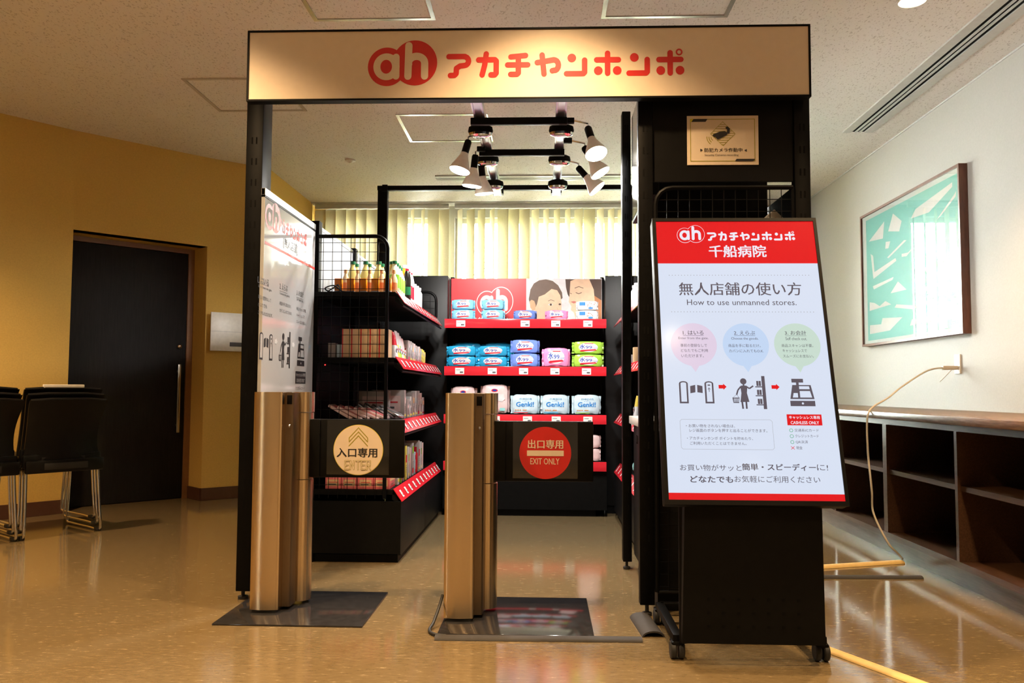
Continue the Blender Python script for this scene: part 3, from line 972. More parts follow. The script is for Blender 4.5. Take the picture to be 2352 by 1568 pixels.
# rear frame
t = thing('rear_frame', 'black frame standing behind the back shelf unit, carrying the light rails', 'frame', (0, 6.225, 0))
B().box(-1.275, -1.20, -0.03, 0.03, 0, 2.44, M_black, 0.003).build('frame_post', t)
B().box(0.60, 0.66, -0.03, 0.03, 0, 2.44, M_black, 0.003).build('frame_post', t)
B().box(-1.28, 0.66, -0.025, 0.025, 2.44, 2.475, M_black, 0.003).box(-1.24, -1.20, -0.035, -0.025, 2.43, 2.48, M_black).build('cross_bar', t)

# light rails, cross bars, ceiling sensors
for x, lab in ((-0.352, 'aluminium light rail on the side of the poster panel'), (0.088, 'aluminium light rail on the side of the black tower')):
    t = thing('light_rail', lab, 'rail', (x, 4.8, 2.40))
    B().box(-0.018, 0.018, -1.36, 1.37, -0.012, 0.03, M_alu).box(-0.03, -0.018, -1.36, 1.37, -0.016, 0.034, M_alu, 0.002).box(0.018, 0.03, -1.36, 1.37, -0.016, 0.034, M_alu, 0.002).build('rail_profile', t)
    B().box(-0.04, 0.04, -1.365, -1.33, -0.02, 0.05, M_black).build('end_bracket', t)
    B().box(-0.04, 0.04, 1.35, 1.42, 0.0, 0.075, M_black).build('end_bracket', t)
for y, lab in ((4.36, 'black cross bar joining both light rails, first behind the header'), (4.95, 'black cross bar joining both light rails, second behind the header')):
    tag(B().box(-0.40, 0.12, y, y + 0.03, 2.345, 2.383, M_black, 0.003).build('cross_bar'), lab, 'bar')
for i, x in enumerate((-0.356, 0.092)):
    for k, y in enumerate((4.50, 5.09, 5.70)):
        t = thing('ceiling_sensor', 'oval black and silver sensor, %s from the header, under the %s' % (ordinal(k), 'rail by the poster panel' if i == 0 else 'rail by the tower'), 'sensor', (x, y, 2.343), group='shop sensors under the light rails')
        B().lathe([(0.045, 0.04), (0.066, 0.03), (0.070, 0.008), (0.066, -0.004)], M_black, n=28, sx=1.0, sy=0.62).build('sensor_housing', t)
        B().lathe([(0.066, -0.004), (0.062, -0.016), (0.045, -0.024), (0.02, -0.026)], M_chrome, n=28, sx=1.0, sy=0.62).build('silver_rim', t)
        B().box(-0.012, 0.012, -0.012, 0.012, 0.035, 0.05, M_black).build('mount', t)

# spotlights
SPOTS = [(-0.44, 4.66, 2.34, (-0.25, -0.12, -0.95), 0, -0.36), (-0.42, 4.92, 2.33, (-0.12, 0.10, -0.97), 0, -0.36), (-0.40, 5.13, 2.335, (0.10, 0.15, -0.97), 0, -0.36),
         (0.235, 4.42, 2.335, (0.22, -0.40, -0.88), 1, 0.11), (0.235, 4.78, 2.335, (0.50, -0.10, -0.85), 1, 0.11), (0.215, 5.18, 2.325, (0.62, -0.05, -0.72), 1, 0.11)]
for k, (x, y, z, d, side, xr) in enumerate(SPOTS):
    lab = 'white reflector spotlight, %s of three from the header, on the rail by the %s' % (ordinal(k % 3), 'tower' if side else 'poster panel')
    t = thing('spotlight', lab, 'spotlight', (x, y, z), group='clip-on spotlights on the light rails')
    dv = Vector(d).normalized()
    B().tube([(xr - x, 0, 0.045), ((xr - x) * 0.55, 0, 0.045), (0, 0, 0.03), tuple(dv * 0.005)], 0.006, M_chrome, 8).build('arm', t)
    sgn = 1 if side else -1
    B().box(min((xr - x), (xr - x) + sgn * 0.05), max((xr - x), (xr - x) + sgn * 0.05), -0.014, 0.014, 0.03, 0.06, M_black, 0.003).build('rail_plug', t)
    B().lathe([(0.016, -0.01), (0.021, 0.0), (0.021, 0.07), (0.023, 0.072)], M_black, tuple(dv * 0.0), 16, axis=d).build('socket', t)
    B().lathe([(0.022, 0.07), (0.024, 0.085), (0.032, 0.105), (0.052, 0.150), (0.060, 0.170), (0.060, 0.178)], M_lamp_white, (0, 0, 0), 24, axis=d).build('bulb_reflector', t)
    B().lathe([(0.0585, 0.179), (0.054, 0.184), (0.03, 0.188), (0.005, 0.189)], M_glow, (0, 0, 0), 24, axis=d).build('lamp_face', t)
    p = Vector((x, y, z)) + dv * 0.21
    spot_lamp('spotlight_lamp', p, d, SPOT_POWER, COOL, 165, 0.25, 0.045)

# ================================================================== SHELF UNITS
SHZ = [1.445, 1.09, 0.745, 0.385]


def tags_on(parent, pts, ux, uy, w=0.05, h=0.032, text=True):
    for i, p in enumerate(pts):
        g = G(p, ux, uy, step=0.0008)
        g.rect(-w / 2, -h / 2, w / 2, h / 2, M_tag)
        if text:
            g.rect(-w * 0.4, h * 0.15, w * 0.1, h * 0.22, M_grey_ink, 2)
            g.rect(w * 0.02, -h * 0.32, w * 0.38, -h * 0.08, M_grey_ink, 2)
        g.b.build('price_tag', parent, smooth=0)


# shelf unit along the poster side
t = thing('shelf_unit', 'long black shelf unit with wire grid end, along the poster panel side', 'shelf', (-1.0, 5.27, 0))
for k, y in enumerate((-0.84, 0.03, 0.86)):
    B().box(-0.285, -0.225, y - 0.015, y + 0.045, 0.0, 1.835, M_black, 0.003).build('upright', t)
B().box(-0.268, -0.25, -0.80, 0.88, 0.0, 1.44, M_black2).build('back_panel', t)
B().box(-0.262, -0.244, -0.79, 0.02, 1.45, 1.80, M_grey_panel).box(-0.265, -0.24, -0.79, 0.02, 1.80, 1.818, M_alu).build('upper_back_panel', t)
B().box(-0.262, -0.244, 0.08, 0.84, 1.45, 1.80, M_grey_panel).box(-0.265, -0.24, 0.08, 0.84, 1.80, 1.818, M_alu).build('upper_back_panel', t)
B().box(-0.268, 0.243, -0.87, -0.855, 0.05, 0.325, M_black2).build('end_panel', t)
for y0, y1 in ((-0.853, 0.02), (0.024, 0.83)):
    B().box(0.225, 0.243, y0, y1, 0.04, 0.32, M_dark_grey, 0.002).build('kick_panel', t)
B().box(-0.25, 0.225, -0.84, 0.83, 0.0, 0.04, M_black2).build('plinth', t)
for k, z in enumerate(SHZ):
    for j, (y0, y1) in enumerate(((-0.86, 0.02), (0.025, 0.80))):
        s = B().box(-0.25, 0.195, y0, y1, z - 0.025, z, M_black2).prism([(0.195, z - 0.025), (0.205, z - 0.028), (0.242, z - 0.075), (0.236, z - 0.08), (0.195, z - 0.05)], y1 - y0, M_black2, 'y', y0).build('shelf_board', t)
        ux, uy = Vector((0, 1, 0)), Vector((-0.58, 0, 0.815))
        r = B()
        a, c = Vector((0.199, 0, z + 0.004)), Vector((0.246, 0, z - 0.062))
        nrm = Vector((0.815, 0, 0.58)) * 0.004
        r.add([(a.x, y0, a.z), (c.x, y0, c.z), (c.x + nrm.x, y0, c.z + nrm.z), (a.x + nrm.x, y0, a.z + nrm.z), (a.x, y1, a.z), (c.x, y1, c.z), (c.x + nrm.x, y1, c.z + nrm.z), (a.x + nrm.x, y1, a.z + nrm.z)], [(0, 1, 2, 3), (4, 5, 6, 7), (0, 1, 5, 4), (1, 2, 6, 5), (2, 3, 7, 6), (3, 0, 4, 7)], M_red_rail)
        ro = r.build('price_rail', t, smooth=0)
        n = 6
        pts = [Vector((0.2265, y0 + (y1 - y0) * (q + 0.5) / n + (0.02 if k % 2 else -0.015), z - 0.031)) + nrm * 1.02 for q in range(n)]
        tags_on(ro, pts, ux, uy, 0.040, 0.042)


def end_grid(parent, x0, x1, z0, z1, y, r=0.065, post_side=-1):
    b = B()
    xa, xb = (x0, x1) if post_side < 0 else (x1, x0)
    s = 1 if xb > xa else -1
    path = [(xa, y, z1)] + [(xb - s * r + s * r * math.sin(a), y, z1 - r + r * math.cos(a)) for a in (0, 0.4, 0.8, 1.2, 1.57)] + [(xb, y, z0)]
    b.tube(path, 0.0105, M_black, 10)
    b.build('grid_frame', parent)
    b = B()
    x = x0 + 0.03
    while x < x1 - 0.005:
        top = z1 - (0.01 if abs(x - xb) > r else 0.03)
        b.box(x - 0.0014, x + 0.0014, y - 0.001, y + 0.002, z0, top, M_black)
        x += 0.05
    z = z0 + 0.02
    while z < z1 - 0.01:
        b.box(x0, x1, y + 0.002, y + 0.005, z - 0.0014, z + 0.0014, M_black)
        z += 0.05
    b.build('wire_grid', parent)


B().box(-0.19, -0.165, -0.866, -0.861, 1.040, 1.058, M_black2).lathe([(0.003, 0), (0.003, 0.003)], M_led_red, (-0.177, -0.866, 1.049), 10, axis=(0, -1, 0)).build('indicator_lamp', t)
end_grid(t, -0.225, 0.155, 0.34, 1.745, -0.875)
end_grid(t, -0.225, 0.20, 1.45, 1.64, 0.80)

# back shelf unit
YF = 6.06
t = thing('shelf_unit', 'black shelf unit across the back of the shop with red photo header', 'shelf', (-0.14, YF, 0))
B().box(-0.60, 0.60, 0.40, 0.43, 0.0, 1.47, M_black2).build('back_panel', t)
for x in (-0.595, 0.575):
    B().box(x, x + 0.03, 0.36, 0.43, 0.0, 1.80, M_black, 0.003).build('upright', t)
B().box(-0.60, 0.60, 0.03, 0.40, 0.05, 0.33, M_black2).build('base_box', t)
B().box(-0.58, 0.52, 0.06, 0.38, 0.0, 0.05, M_black2).build('plinth', t)
for k, z in enumerate((1.44, 1.09, 0.738, 0.398)):
    s = B().box(-0.59, 0.59, 0.012, 0.40, z - 0.025, z, M_black2).build('shelf_board', t)
    ro = B().box(-0.595, 0.595, 0.0, 0.012, z - 0.066, z + 0.002, M_red_rail, 0.002).build('price_rail', t)
    xs = [[-0.475, 0.0, 0.225, 0.46], [-0.48, -0.24, -0.01, 0.22, 0.45], [-0.45, -0.215, 0.02, 0.23, 0.46], [-0.4, 0.1, 0.33]][k]
    tags_on(ro, [(x, -0.0003, z - 0.033) for x in xs], (1, 0, 0), (0, 0, 1), 0.066, 0.046)
hb = B().box(-0.585, 0.585, 0.33, 0.345, 1.44, 1.785, M_white).build('header_board', t)
g = G((0, 0.3298, 0), (1, 0, 0), (0, 0, 1))
g.rect(-0.585, 1.44, 0.0, 1.785, M_board_red)
lg = G((-0.245, 0.3298, 1.60), (1, 0, 0), (0, 0, 1), sx=0.00051, sy=-0.00060, ox=1305, oy=385, b=g.b)
mark_blob(lg, M_white, 2, 14)
mark_blob(lg, M_board_red, 3, 2)
mark_letters(lg, M_white, M_board_red, 4)
lg = G((-0.42, 0.3298, 1.462), (1, 0, 0), (0, 0, 1), sx=0.00019, sy=-0.00020, ox=1645, oy=390, b=g.b)
katakana(lg, M_white, M_red, 2)
M_skin = mat('photo_skin', rgb(238, 204, 172), 0.5)
M_skin2 = mat('photo_skin_warm', rgb(222, 176, 136), 0.5)
M_hair = mat('photo_hair', rgb(112, 92, 80), 0.5)
M_hair2 = mat('photo_hair_dark', rgb(86, 66, 56), 0.5)
M_hairtip = mat('photo_hair_tip', rgb(186, 122, 78), 0.5)
M_photo_bg = mat('photo_pale', rgb(226, 228, 232), 0.5)
M_lip = mat('photo_lip', rgb(206, 120, 110), 0.5)


def zx(x, y):
    return ((x - 832) * 0.585 / 680, 1.785 - (y - 158) * 0.345 / 368)


g.rect(0.0, 1.44, 0.585, 1.785, M_photo_bg)
Z = lambda *p: [zx(*q) for q in p]
g.poly(Z((855, 330), (870, 250), (900, 200), (950, 172), (1010, 165), (1070, 178), (1120, 215), (1155, 275), (1160, 320), (1130, 345), (1000, 380), (900, 400), (865, 370)), M_hair, 2)
g.poly(Z((930, 370), (945, 310), (1000, 290), (1060, 245), (1110, 255), (1140, 300), (1150, 360), (1150, 420), (1130, 470), (1085, 505), (1040, 524), (920, 524), (905, 450), (915, 400)), M_skin, 3)
g.poly(Z((862, 350), (880, 335), (905, 345), (918, 380), (912, 420), (890, 425), (870, 400)), M_skin2, 4)
c = zx(1052, 375)
g.disc(c[0], c[1], 0.018, M_white, 4, ry=0.008)
g.disc(c[0] + 0.002, c[1], 0.0085, M_hair2, 5, ry=0.009)
g.stroke(Z((1030, 345), (1055, 335), (1085, 345)), 0.004, M_hair, 4)
c = zx(1135, 372)
g.disc(c[0], c[1], 0.010, M_hair2, 4, ry=0.007)
g.stroke(Z((1110, 400), (1122, 425), (1108, 432)), 0.003, M_skin2, 4)
g.poly(Z((1080, 462), (1110, 455), (1135, 462), (1108, 475)), M_lip, 4)
g.poly(Z((1185, 164), (1510, 164), (1510, 526), (1455, 526), (1470, 430), (1440, 330), (1225, 320), (1205, 290), (1190, 230)), M_hair2, 2)
g.poly(Z((1230, 180), (1270, 164), (1400, 164), (1440, 250), (1450, 350), (1440, 526), (1290, 526), (1260, 440), (1235, 420), (1240, 390), (1215, 350), (1222, 300)), M_skin, 3)
g.poly(Z((1445, 300), (1510, 340), (1510, 526), (1440, 526), (1455, 430)), M_hairtip, 3)
g.stroke(Z((1280, 275), (1305, 285), (1330, 275)), 0.005, M_hair2, 4)
g.stroke(Z((1270, 238), (1305, 225), (1345, 238)), 0.005, M_hair, 4)
g.stroke(Z((1228, 280), (1240, 285)), 0.004, M_hair2, 4)
g.poly(Z((1232, 352), (1262, 345), (1285, 352), (1262, 366)), M_lip, 4)
g.b.build('header_print', hb, smooth=0)

# corner cabinets and the shelf unit along the tower side
for x0, x1, lab in ((-1.195, -0.737, 'dark grey corner filler cabinet between the poster side shelves and back shelves'), (0.462, 1.06, 'dark grey corner filler cabinet between the back shelves and tower side shelves')):
    t = thing('corner_filler', lab, 'cabinet', ((x0 + x1) / 2, 6.36, 0))
    w = (x1 - x0) / 2
    B().box(-w, w, -0.095, 0.16, 0.06, 1.79, M_dark_grey, 0.004).build('filler_body', t)
    B().box(-w + 0.01, w - 0.01, -0.085, 0.15, 0.0, 0.06, M_black2).build('filler_plinth', t)
t = thing('shelf_unit', 'black shelf unit along the tower side, mostly hidden behind the slim upright', 'shelf', (0.78, 5.3, 0))
B().box(0.25, 0.28, -0.80, 0.88, 0.0, 1.80, M_black2).build('back_panel', t)
B().box(-0.265, -0.25, -0.85, 0.80, 0.05, 0.32, M_dark_grey).build('kick_panel', t)
B().box(-0.24, 0.25, -0.80, 0.80, 0.0, 0.05, M_black2).build('plinth', t)
B().box(-0.262, 0.28, -0.88, -0.865, 0.05, 0.78, M_black2).build('end_panel', t)
for k, z in enumerate(SHZ):
    B().box(-0.215, 0.25, -0.85, 0.82, z - 0.025, z, M_black2).build('shelf_board', t)
    r = B()
    y0, y1 = -0.85, 0.80
    a, c = Vector((-0.219, 0, z + 0.004)), Vector((-0.266, 0, z - 0.062))
    nrm = Vector((-0.815, 0, 0.58)) * 0.004
    r.add([(a.x, y0, a.z), (c.x, y0, c.z), (c.x + nrm.x, y0, c.z + nrm.z), (a.x + nrm.x, y0, a.z + nrm.z), (a.x, y1, a.z), (c.x, y1, c.z), (c.x + nrm.x, y1, c.z + nrm.z), (a.x + nrm.x, y1, a.z + nrm.z)], [(0, 1, 2, 3), (4, 5, 6, 7), (0, 1, 5, 4), (1, 2, 6, 5), (2, 3, 7, 6), (3, 0, 4, 7)], M_red_rail)
    ro = r.build('price_rail', t, smooth=0)
    pts = [Vector((-0.2425, y0 + (y1 - y0) * (q + 0.5) / 10, z - 0.029)) + nrm * 1.05 for q in range(10)]
    tags_on(ro, pts, Vector((0, -1, 0)), Vector((0.58, 0, 0.815)), 0.03, 0.05, False)
end_grid(t, -0.20, 0.24, 1.45, 1.66, 0.83, post_side=1)

# ================================================================== ENTRANCE GATES
def rounded(x0, x1, y0, y1, r, n=4):
    p = []
    for cx, cy, a in ((x1 - r, y1 - r, 0), (x0 + r, y1 - r, 90), (x0 + r, y0 + r, 180), (x1 - r, y0 + r, 270)):
        p += [(cx + r * math.cos(math.radians(a + 90 * i / n)), cy + r * math.sin(math.radians(a + 90 * i / n))) for i in range(n + 1)]
    return p


def gate(x, y, label, sign):
    """Origin: front outer corner of the tall steel body on the floor."""
    t = thing('entry_gate' if sign == 'in' else 'exit_gate', label, 'gate', (x, y, 0))
    if sign == 'in':
        B().box(-0.09, 0.50, -0.155, 0.385, 0.0, 0.007, M_plate, 0.002).build('base_plate', t)
    else:
        B().box(-0.004, 0.584, -0.155, 0.41, 0.0, 0.007, M_plate, 0.002).build('base_plate', t)
    bow = [(0.117 - 0.107 * k / 12 - 0.005, 0.006 - 0.0075 * math.sin(PI * k / 12)) for k in range(13)]
    prof = [(0.0, 0.010)] + [(0.0, 0.14), (0.008, 0.15), (0.109, 0.15), (0.117, 0.14), (0.117, 0.010)] + bow
    B().prism(prof, 0.886, M_brass, 'z', 0.020).prism(rounded(0.008, 0.109, 0.008, 0.142, 0.008), 0.013, M_rubber, 'z', 0.007).build('front_column', t)
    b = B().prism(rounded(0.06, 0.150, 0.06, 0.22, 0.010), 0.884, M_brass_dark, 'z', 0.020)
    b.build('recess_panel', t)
    B().box(0.121, 0.143, 0.0575, 0.0602, 0.855, 0.893, M_black, 0.001).build('sensor_window', t)
    B().lathe([(0.006, 0), (0.006, 0.006), (0.003, 0.009)], M_chrome, (0.133, 0.060, 0.765), 12, axis=(0, -1, 0)).build('key_lock', t)
    cxx, cyy = 0.155, 0.19
    col = [(cxx + 0.046 * math.cos(math.radians(a)), cyy + 0.052 * math.sin(math.radians(a))) for a in range(0, 360, 12)]
    B().prism(col, 0.509, M_brass, 'z', 0.022).build('rear_column', t)
    B().prism(col, 0.086, M_brass, 'z', 0.820).build('column_cap', t)
    col2 = [(cxx + 0.0435 * math.cos(math.radians(a)), cyy + 0.049 * math.sin(math.radians(a))) for a in range(0, 360, 12)]
    hub = B().prism(col2, 0.283, M_brass, 'z', 0.534).build('flap_hub', t)
    f = B().box(0.185, 0.60, 0.17, 0.185, 0.540, 0.790, M_black2, 0.004).box(0.19, 0.235, 0.163, 0.192, 0.540, 0.790, M_black2, 0.004).build('flap', t)
    B().box(0.265, 0.535, 0.1665, 0.1695, 0.553, 0.787, M_film).build('clear_pocket', f)
    g = G((0.402 if sign == 'in' else 0.400, 0.1655, 0.659), (1, 0, 0), (0, 0, 1))
    R = 0.108
    if sign == 'in':
        g.disc(0, 0, R, M_yellow_edge, 0, n=64)
        g.disc(0, 0, R - 0.002, M_cream, 1, n=64)
        for dy in (0.0, -0.017, -0.034):
            pts = [(-0.040, 0.052 + dy), (0, 0.095 + dy), (0.040, 0.052 + dy)]
            g.stroke(pts, 0.003, M_yellow_green, 2)
        for sx_ in (-0.040, 0.040):
            g.stroke([(sx_, 0.052), (sx_, 0.035)], 0.003, M_yellow_green, 2)
        g.text('入口専用', -0.092, -0.031, 0.082, 0.008, M_ink, 2, 2)
        e = {'E': [[(0.9, 1), (0, 1), (0, 0), (0.9, 0)], [(0, 0.5), (0.7, 0.5)]], 'N': [[(0, 0), (0, 1), (0.8, 0), (0.8, 1)]], 'T': [[(0, 1), (1, 1)], [(0.5, 1), (0.5, 0)]], 'R': [[(0, 0), (0, 1), (0.8, 1), (0.8, 0.5), (0, 0.5)], [(0.4, 0.5), (0.9, 0)]]}
        for i, ch in enumerate('ENTER'):
            for q in e[ch]:
                P_ = [(-0.056 + i * 0.0235 + p[0] * 0.018, -0.083 + p[1] * 0.036) for p in q]
                g.stroke(P_, 0.0062, M_yellow_green, 2)
                g.stroke(P_, 0.0032, M_cream, 3)
    else:
        g.disc(0, 0, R, M_red, 1, n=64)
        g.text('出口専用', -0.072, 0.018, 0.074, 0.054, M_cream, 2, 2)
        g.rect(-0.076, -0.013, 0.077, 0.010, M_cream, 2)
        g.text('EXIT ONLY', -0.062, -0.048, 0.059, -0.022, M_cream, 1, 2)
    g.b.build('round_notice', f, smooth=0)
    return t


gate(-1.199, 3.38, 'bronze steel entry gate with cream ENTER disc on its black flap, before the poster panel', 'in')
gate(-0.394, 3.30, 'bronze steel exit gate with red EXIT ONLY disc on its black flap', 'out')

# cable covers and cables
def cover(name, p, q, w, h, m, lab, hollow=False):
    p, q = Vector(p + (0,)), Vector(q + (0,))
    L = (q - p).length
    d = (q - p).normalized()
    mxx = Matrix(((d.x, -d.y, 0, 0), (d.y, d.x, 0, 0), (0, 0, 1, 0), (0, 0, 0, 1)))
    n = 8
    arc_ = [(w / 2 * math.cos(PI * i / n), h * math.sin(PI * i / n) + 0.001) for i in range(n + 1)]
    pts = arc_ if not hollow else arc_ + [(x * 0.86, max(0.001, z * 0.72)) for x, z in arc_[::-1]]
    o = B(mxx).prism([(a, c) for a, c in pts], L, m, 'x', 0.0).build(name)
    o.location = p
    return tag(o, lab, 'cable cover')


cover('cable_cover', (-0.40, 3.105), (0.363, 3.122), 0.055, 0.012, M_cover, 'long flat grey cable cover on the floor before the exit gate plate')
cover('cable_cover', (0.392, 3.43), (0.412, 3.165), 0.085, 0.022, M_cover, 'short humped grey cable cover on the floor at the foot of the tower', True)
cover('cable_cover', (1.15, 4.195), (1.872, 4.232), 0.050, 0.012, M_cover, 'grey cable cover on the floor running toward the low bookcase')
cover('cable_cover', (1.15, 4.345), (1.93, 4.60), 0.06, 0.014, M_cover_wood, 'yellow cable cover on the floor reaching the low bookcase')
cover('cable_cover', (0.99, 3.085), (1.32, 2.45), 0.05, 0.012, M_cover_wood, 'yellow cable cover on the floor beside the info screen stand')


def smooth_path(pts, n=6):
    P_ = [Vector(p) for p in pts]
    out = []
    for i in range(len(P_) - 1):
        a, b_, c, d = P_[max(i - 1, 0)], P_[i], P_[i + 1], P_[min(i + 2, len(P_) - 1)]
        for k in range(n):
            s = k / n
            out.append(0.5 * ((2 * b_) + (c - a) * s + (2 * a - 5 * b_ + 4 * c - d) * s * s + (3 * b_ - a - 3 * c + d) * s ** 3))
    out.append(P_[-1])
    return out


tag(B().tube(smooth_path([(-0.400, 3.33, 0.105), (-0.412, 3.30, 0.06), (-0.425, 3.24, 0.02), (-0.432, 3.18, 0.008), (-0.405, 3.13, 0.008), (-0.36, 3.115, 0.008)]), 0.006, M_rubber, 8).build('power_cable'), 'black cable curling from the exit gate to the grey floor cover', 'cable')
t = thing('power_outlet', 'cream wall outlet plate below the teal picture', 'outlet', (XR, 5.39, 1.10))
B().box(-0.012, 0.0, -0.036, 0.036, -0.062, 0.062, M_plastic_white, 0.003).build('outlet_plate', t)
B().box(-0.0135, -0.012, -0.012, 0.012, 0.015, 0.045, M_trim_white).box(-0.0135, -0.012, -0.012, 0.012, -0.045, -0.015, M_trim_white).build('socket', t)
t = thing('extension_cable', 'beige cord hanging from the wall outlet over the bookcase edge to the floor', 'cord', (2.6, 5.38, 1.075))
o3 = Vector((2.6, 5.38, 1.075))
B().box(-0.06, 0.034, -0.016, 0.016, -0.013, 0.013, M_cable_white, 0.005).build('plug', t)
path = [(2.55, 5.38, 1.075), (2.42, 5.32, 1.055), (2.20, 5.17, 0.955), (2.05, 5.02, 0.885), (1.93, 4.93, 0.835), (1.882, 4.895, 0.79), (1.876, 4.90, 0.70), (1.878, 4.90, 0.60), (1.882, 4.90, 0.52), (1.878, 4.87, 0.44), (1.882, 4.86, 0.34), (1.885, 4.86, 0.24), (1.90, 4.80, 0.15), (1.925, 4.735, 0.07), (1.955, 4.70, 0.03), (1.962, 4.66, 0.008)]
B().tube(smooth_path([tuple(Vector(p) - o3) for p in path]), 0.0055, M_cable_white, 8).build('cord_line', t)
B().tube(smooth_path([tuple(Vector(p) - o3) for p in [(2.60, 5.375, 1.065), (2.55, 5.34, 1.03), (2.50, 5.33, 0.985)]]), 0.0018, M_cable_white, 6).build('earth_wire', t)

# ================================================================== TILTED INFO SCREEN
KX = 0.706
t = thing('info_screen_stand', 'tilted digital info screen with red header on a wheeled black stand', 'digital signage', (KX, 2.93, 0))
tilt = math.atan2(0.27585, 0.9612)
ML = Matrix.Translation((0, 2.80 - 2.93, 0.547)) @ Matrix.Rotation(-tilt, 4, 'X')
H_ = 1.052
cs = B(ML).box(-0.303, 0.303, 0.002, 0.055, -0.006, H_ + 0.006, M_black2, 0.005).build('screen_case', t)
b = B(ML)
for x0, x1, z0, z1 in ((-0.303, -0.289, -0.006, H_ + 0.006), (0.292, 0.303, -0.006, H_ + 0.006), (-0.289, 0.292, -0.006, 0.010), (-0.289, 0.292, H_ - 0.007, H_ + 0.006)):
    b.box(x0, x1, -0.006, 0.004, z0, z1, M_black2)
b.build('screen_bezel', t)
sc = B(ML).box(-0.2895, 0.2925, -0.0005, 0.002, 0.009, H_ - 0.006, SCR_W).build('screen', t)
ux, uy = Vector((1, 0, 0)), Vector((0, 0.27585, 0.9612))
g = G(ML @ Vector((0, -0.0006, 0)), ux, uy, step=0.0006)
g.rect(-0.2893, 0.874, 0.2923, H_ - 0.006, SCR_RED)
g.rect(-0.2893, 0.010, 0.2923, 0.0335, SCR_RED)
lg = G(g.P((-0.1617, 0.9935), 0), ux, uy, sx=0.000186, sy=-0.000200, ox=1306, oy=371, b=g.b, step=0.0006)
mark_blob(lg, SCR_TXT, 2, 8)
mark_blob(lg, SCR_RED, 3, 0)
mark_letters(lg, SCR_TXT, SCR_RED, 4)
lg = G(g.P((0.0592, 0.9853), 0), ux, uy, sx=0.3214 / 1815, sy=-0.000186, ox=2552, oy=385, b=g.b, step=0.0006)
katakana(lg, SCR_TXT, SCR_RED, 2)
SCREEN_TEXT = [
    ('千船病院', -0.0982, 0.8988, 0.1096, 0.9471, 'w', 2),
    ('無人店舗の使い方', -0.2165, 0.7468, 0.2227, 0.7977, 'k', 1),
    ('How to use unmanned stores.', -0.1905, 0.7089, 0.2003, 0.7305, 'k', 0),
    ('1. はいる', -0.2113, 0.5948, -0.1383, 0.6107, 'k', 1),
    ('Enter from the gate.', -0.2279, 0.5757, -0.1224, 0.5867, 'k', 0),
    ('事前の登録なしで', -0.2224, 0.5490, -0.1288, 0.5611, 'k', 0),
    ('どなたでもご利用', -0.2216, 0.5301, -0.1269, 0.5417, 'k', 0),
    ('いただけます。', -0.2210, 0.5101, -0.1425, 0.5217, 'k', 0),
    ('2. えらぶ', -0.0307, 0.5954, 0.0437, 0.6101, 'k', 1),
    ('Choose the goods.', -0.0420, 0.5741, 0.0538, 0.5862, 'k', 0),
    ('商品を手に取るだけ。', -0.0537, 0.5485, 0.0595, 0.5605, 'k', 0),
    ('カバンに入れてもO.K.', -0.0527, 0.5289, 0.0681, 0.5405, 'k', 0),
    ('3. お会計', 0.1483, 0.5951, 0.2230, 0.6113, 'k', 1),
    ('Self check out.', 0.1487, 0.5757, 0.2235, 0.5867, 'k', 0),
    ('商品スキャンは不要。', 0.1326, 0.5492, 0.2429, 0.5612, 'k', 0),
    ('キャッシュレスで', 0.1343, 0.5303, 0.2190, 0.5419, 'k', 0),
    ('スムーズにお支払い。', 0.1342, 0.5105, 0.2406, 0.5220, 'k', 0),
    ('・お買い物をされない場合は、', -0.2186, 0.2572, -0.0519, 0.2688, 'k', 0),
    ('レジ画面のボタンを押すと出ることができます。', -0.2076, 0.2412, 0.0563, 0.2531, 'k', 0),
    ('・アカチャンホンポ ポイントを貯めたり、', -0.2175, 0.2138, 0.0057, 0.2253, 'k', 0),
    ('ご利用いただくことはできません。', -0.2077, 0.1965, -0.0175, 0.2079, 'k', 0),
    ('キャッシュレス専用', 0.1346, 0.2893, 0.2378, 0.3006, 'w', 2),
    ('CASHLESS ONLY', 0.1382, 0.2711, 0.2335, 0.2816, 'w', 2),
    ('交通系ICカード', 0.1482, 0.2446, 0.2297, 0.2550, 'k', 0),
    ('クレジットカード', 0.1489, 0.2244, 0.2276, 0.2348, 'k', 0),
    ('QR決済', 0.1483, 0.2035, 0.1895, 0.2146, 'k', 0),
    ('現金', 0.1480, 0.1835, 0.1691, 0.1945, 'k', 0),
    ('お買い物がサッと', -0.2465, 0.1080, -0.0407, 0.1294, 'k', 0),
    ('簡単・スピーディー', -0.0379, 0.1111, 0.2064, 0.1338, 'k', 2),
    ('に!', 0.2105, 0.1124, 0.2470, 0.1327, 'k', 0),
    ('どなたでも', -0.2134, 0.0686, -0.0719, 0.0904, 'k', 2),
    ('お気軽にご利用ください', -0.0669, 0.0700, 0.2169, 0.0925, 'k', 0),
]
for s_, x0, y0, x1, y1, c_, bd in SCREEN_TEXT:
    g.text(s_, x0, y0, x1, y1, SCR_TXT if c_ == 'w' else SCR_K, bd, 3)
for y, xa, xb in ((0.8265, -0.249, 0.2552), (0.683, -0.247, 0.2578)):
    for k in range(46):
        g.disc(xa + (xb - xa) * k / 45, y, 0.0017, SCR_LG, 1, n=10)
for x, m_ in ((-0.1747, SCR_PINK), (0.008, SCR_BLUE), (0.1880, SCR_GREEN)):
    g.disc(x, 0.5585, 0.0808, m_, 1, n=56)
    g.poly([(x - 0.016, 0.482), (x + 0.016, 0.482), (x + 0.001, 0.4565)], m_, 1)
for x0, x1 in ((-0.2113, -0.1383), (-0.0307, 0.0437), (0.1483, 0.2230)):
    g.rect(x0, 0.5915, x1, 0.5925, SCR_K, 2)
icons(g, lambda p: p, SCR_K, SCR_LG, SCR_RED, SCR_W)
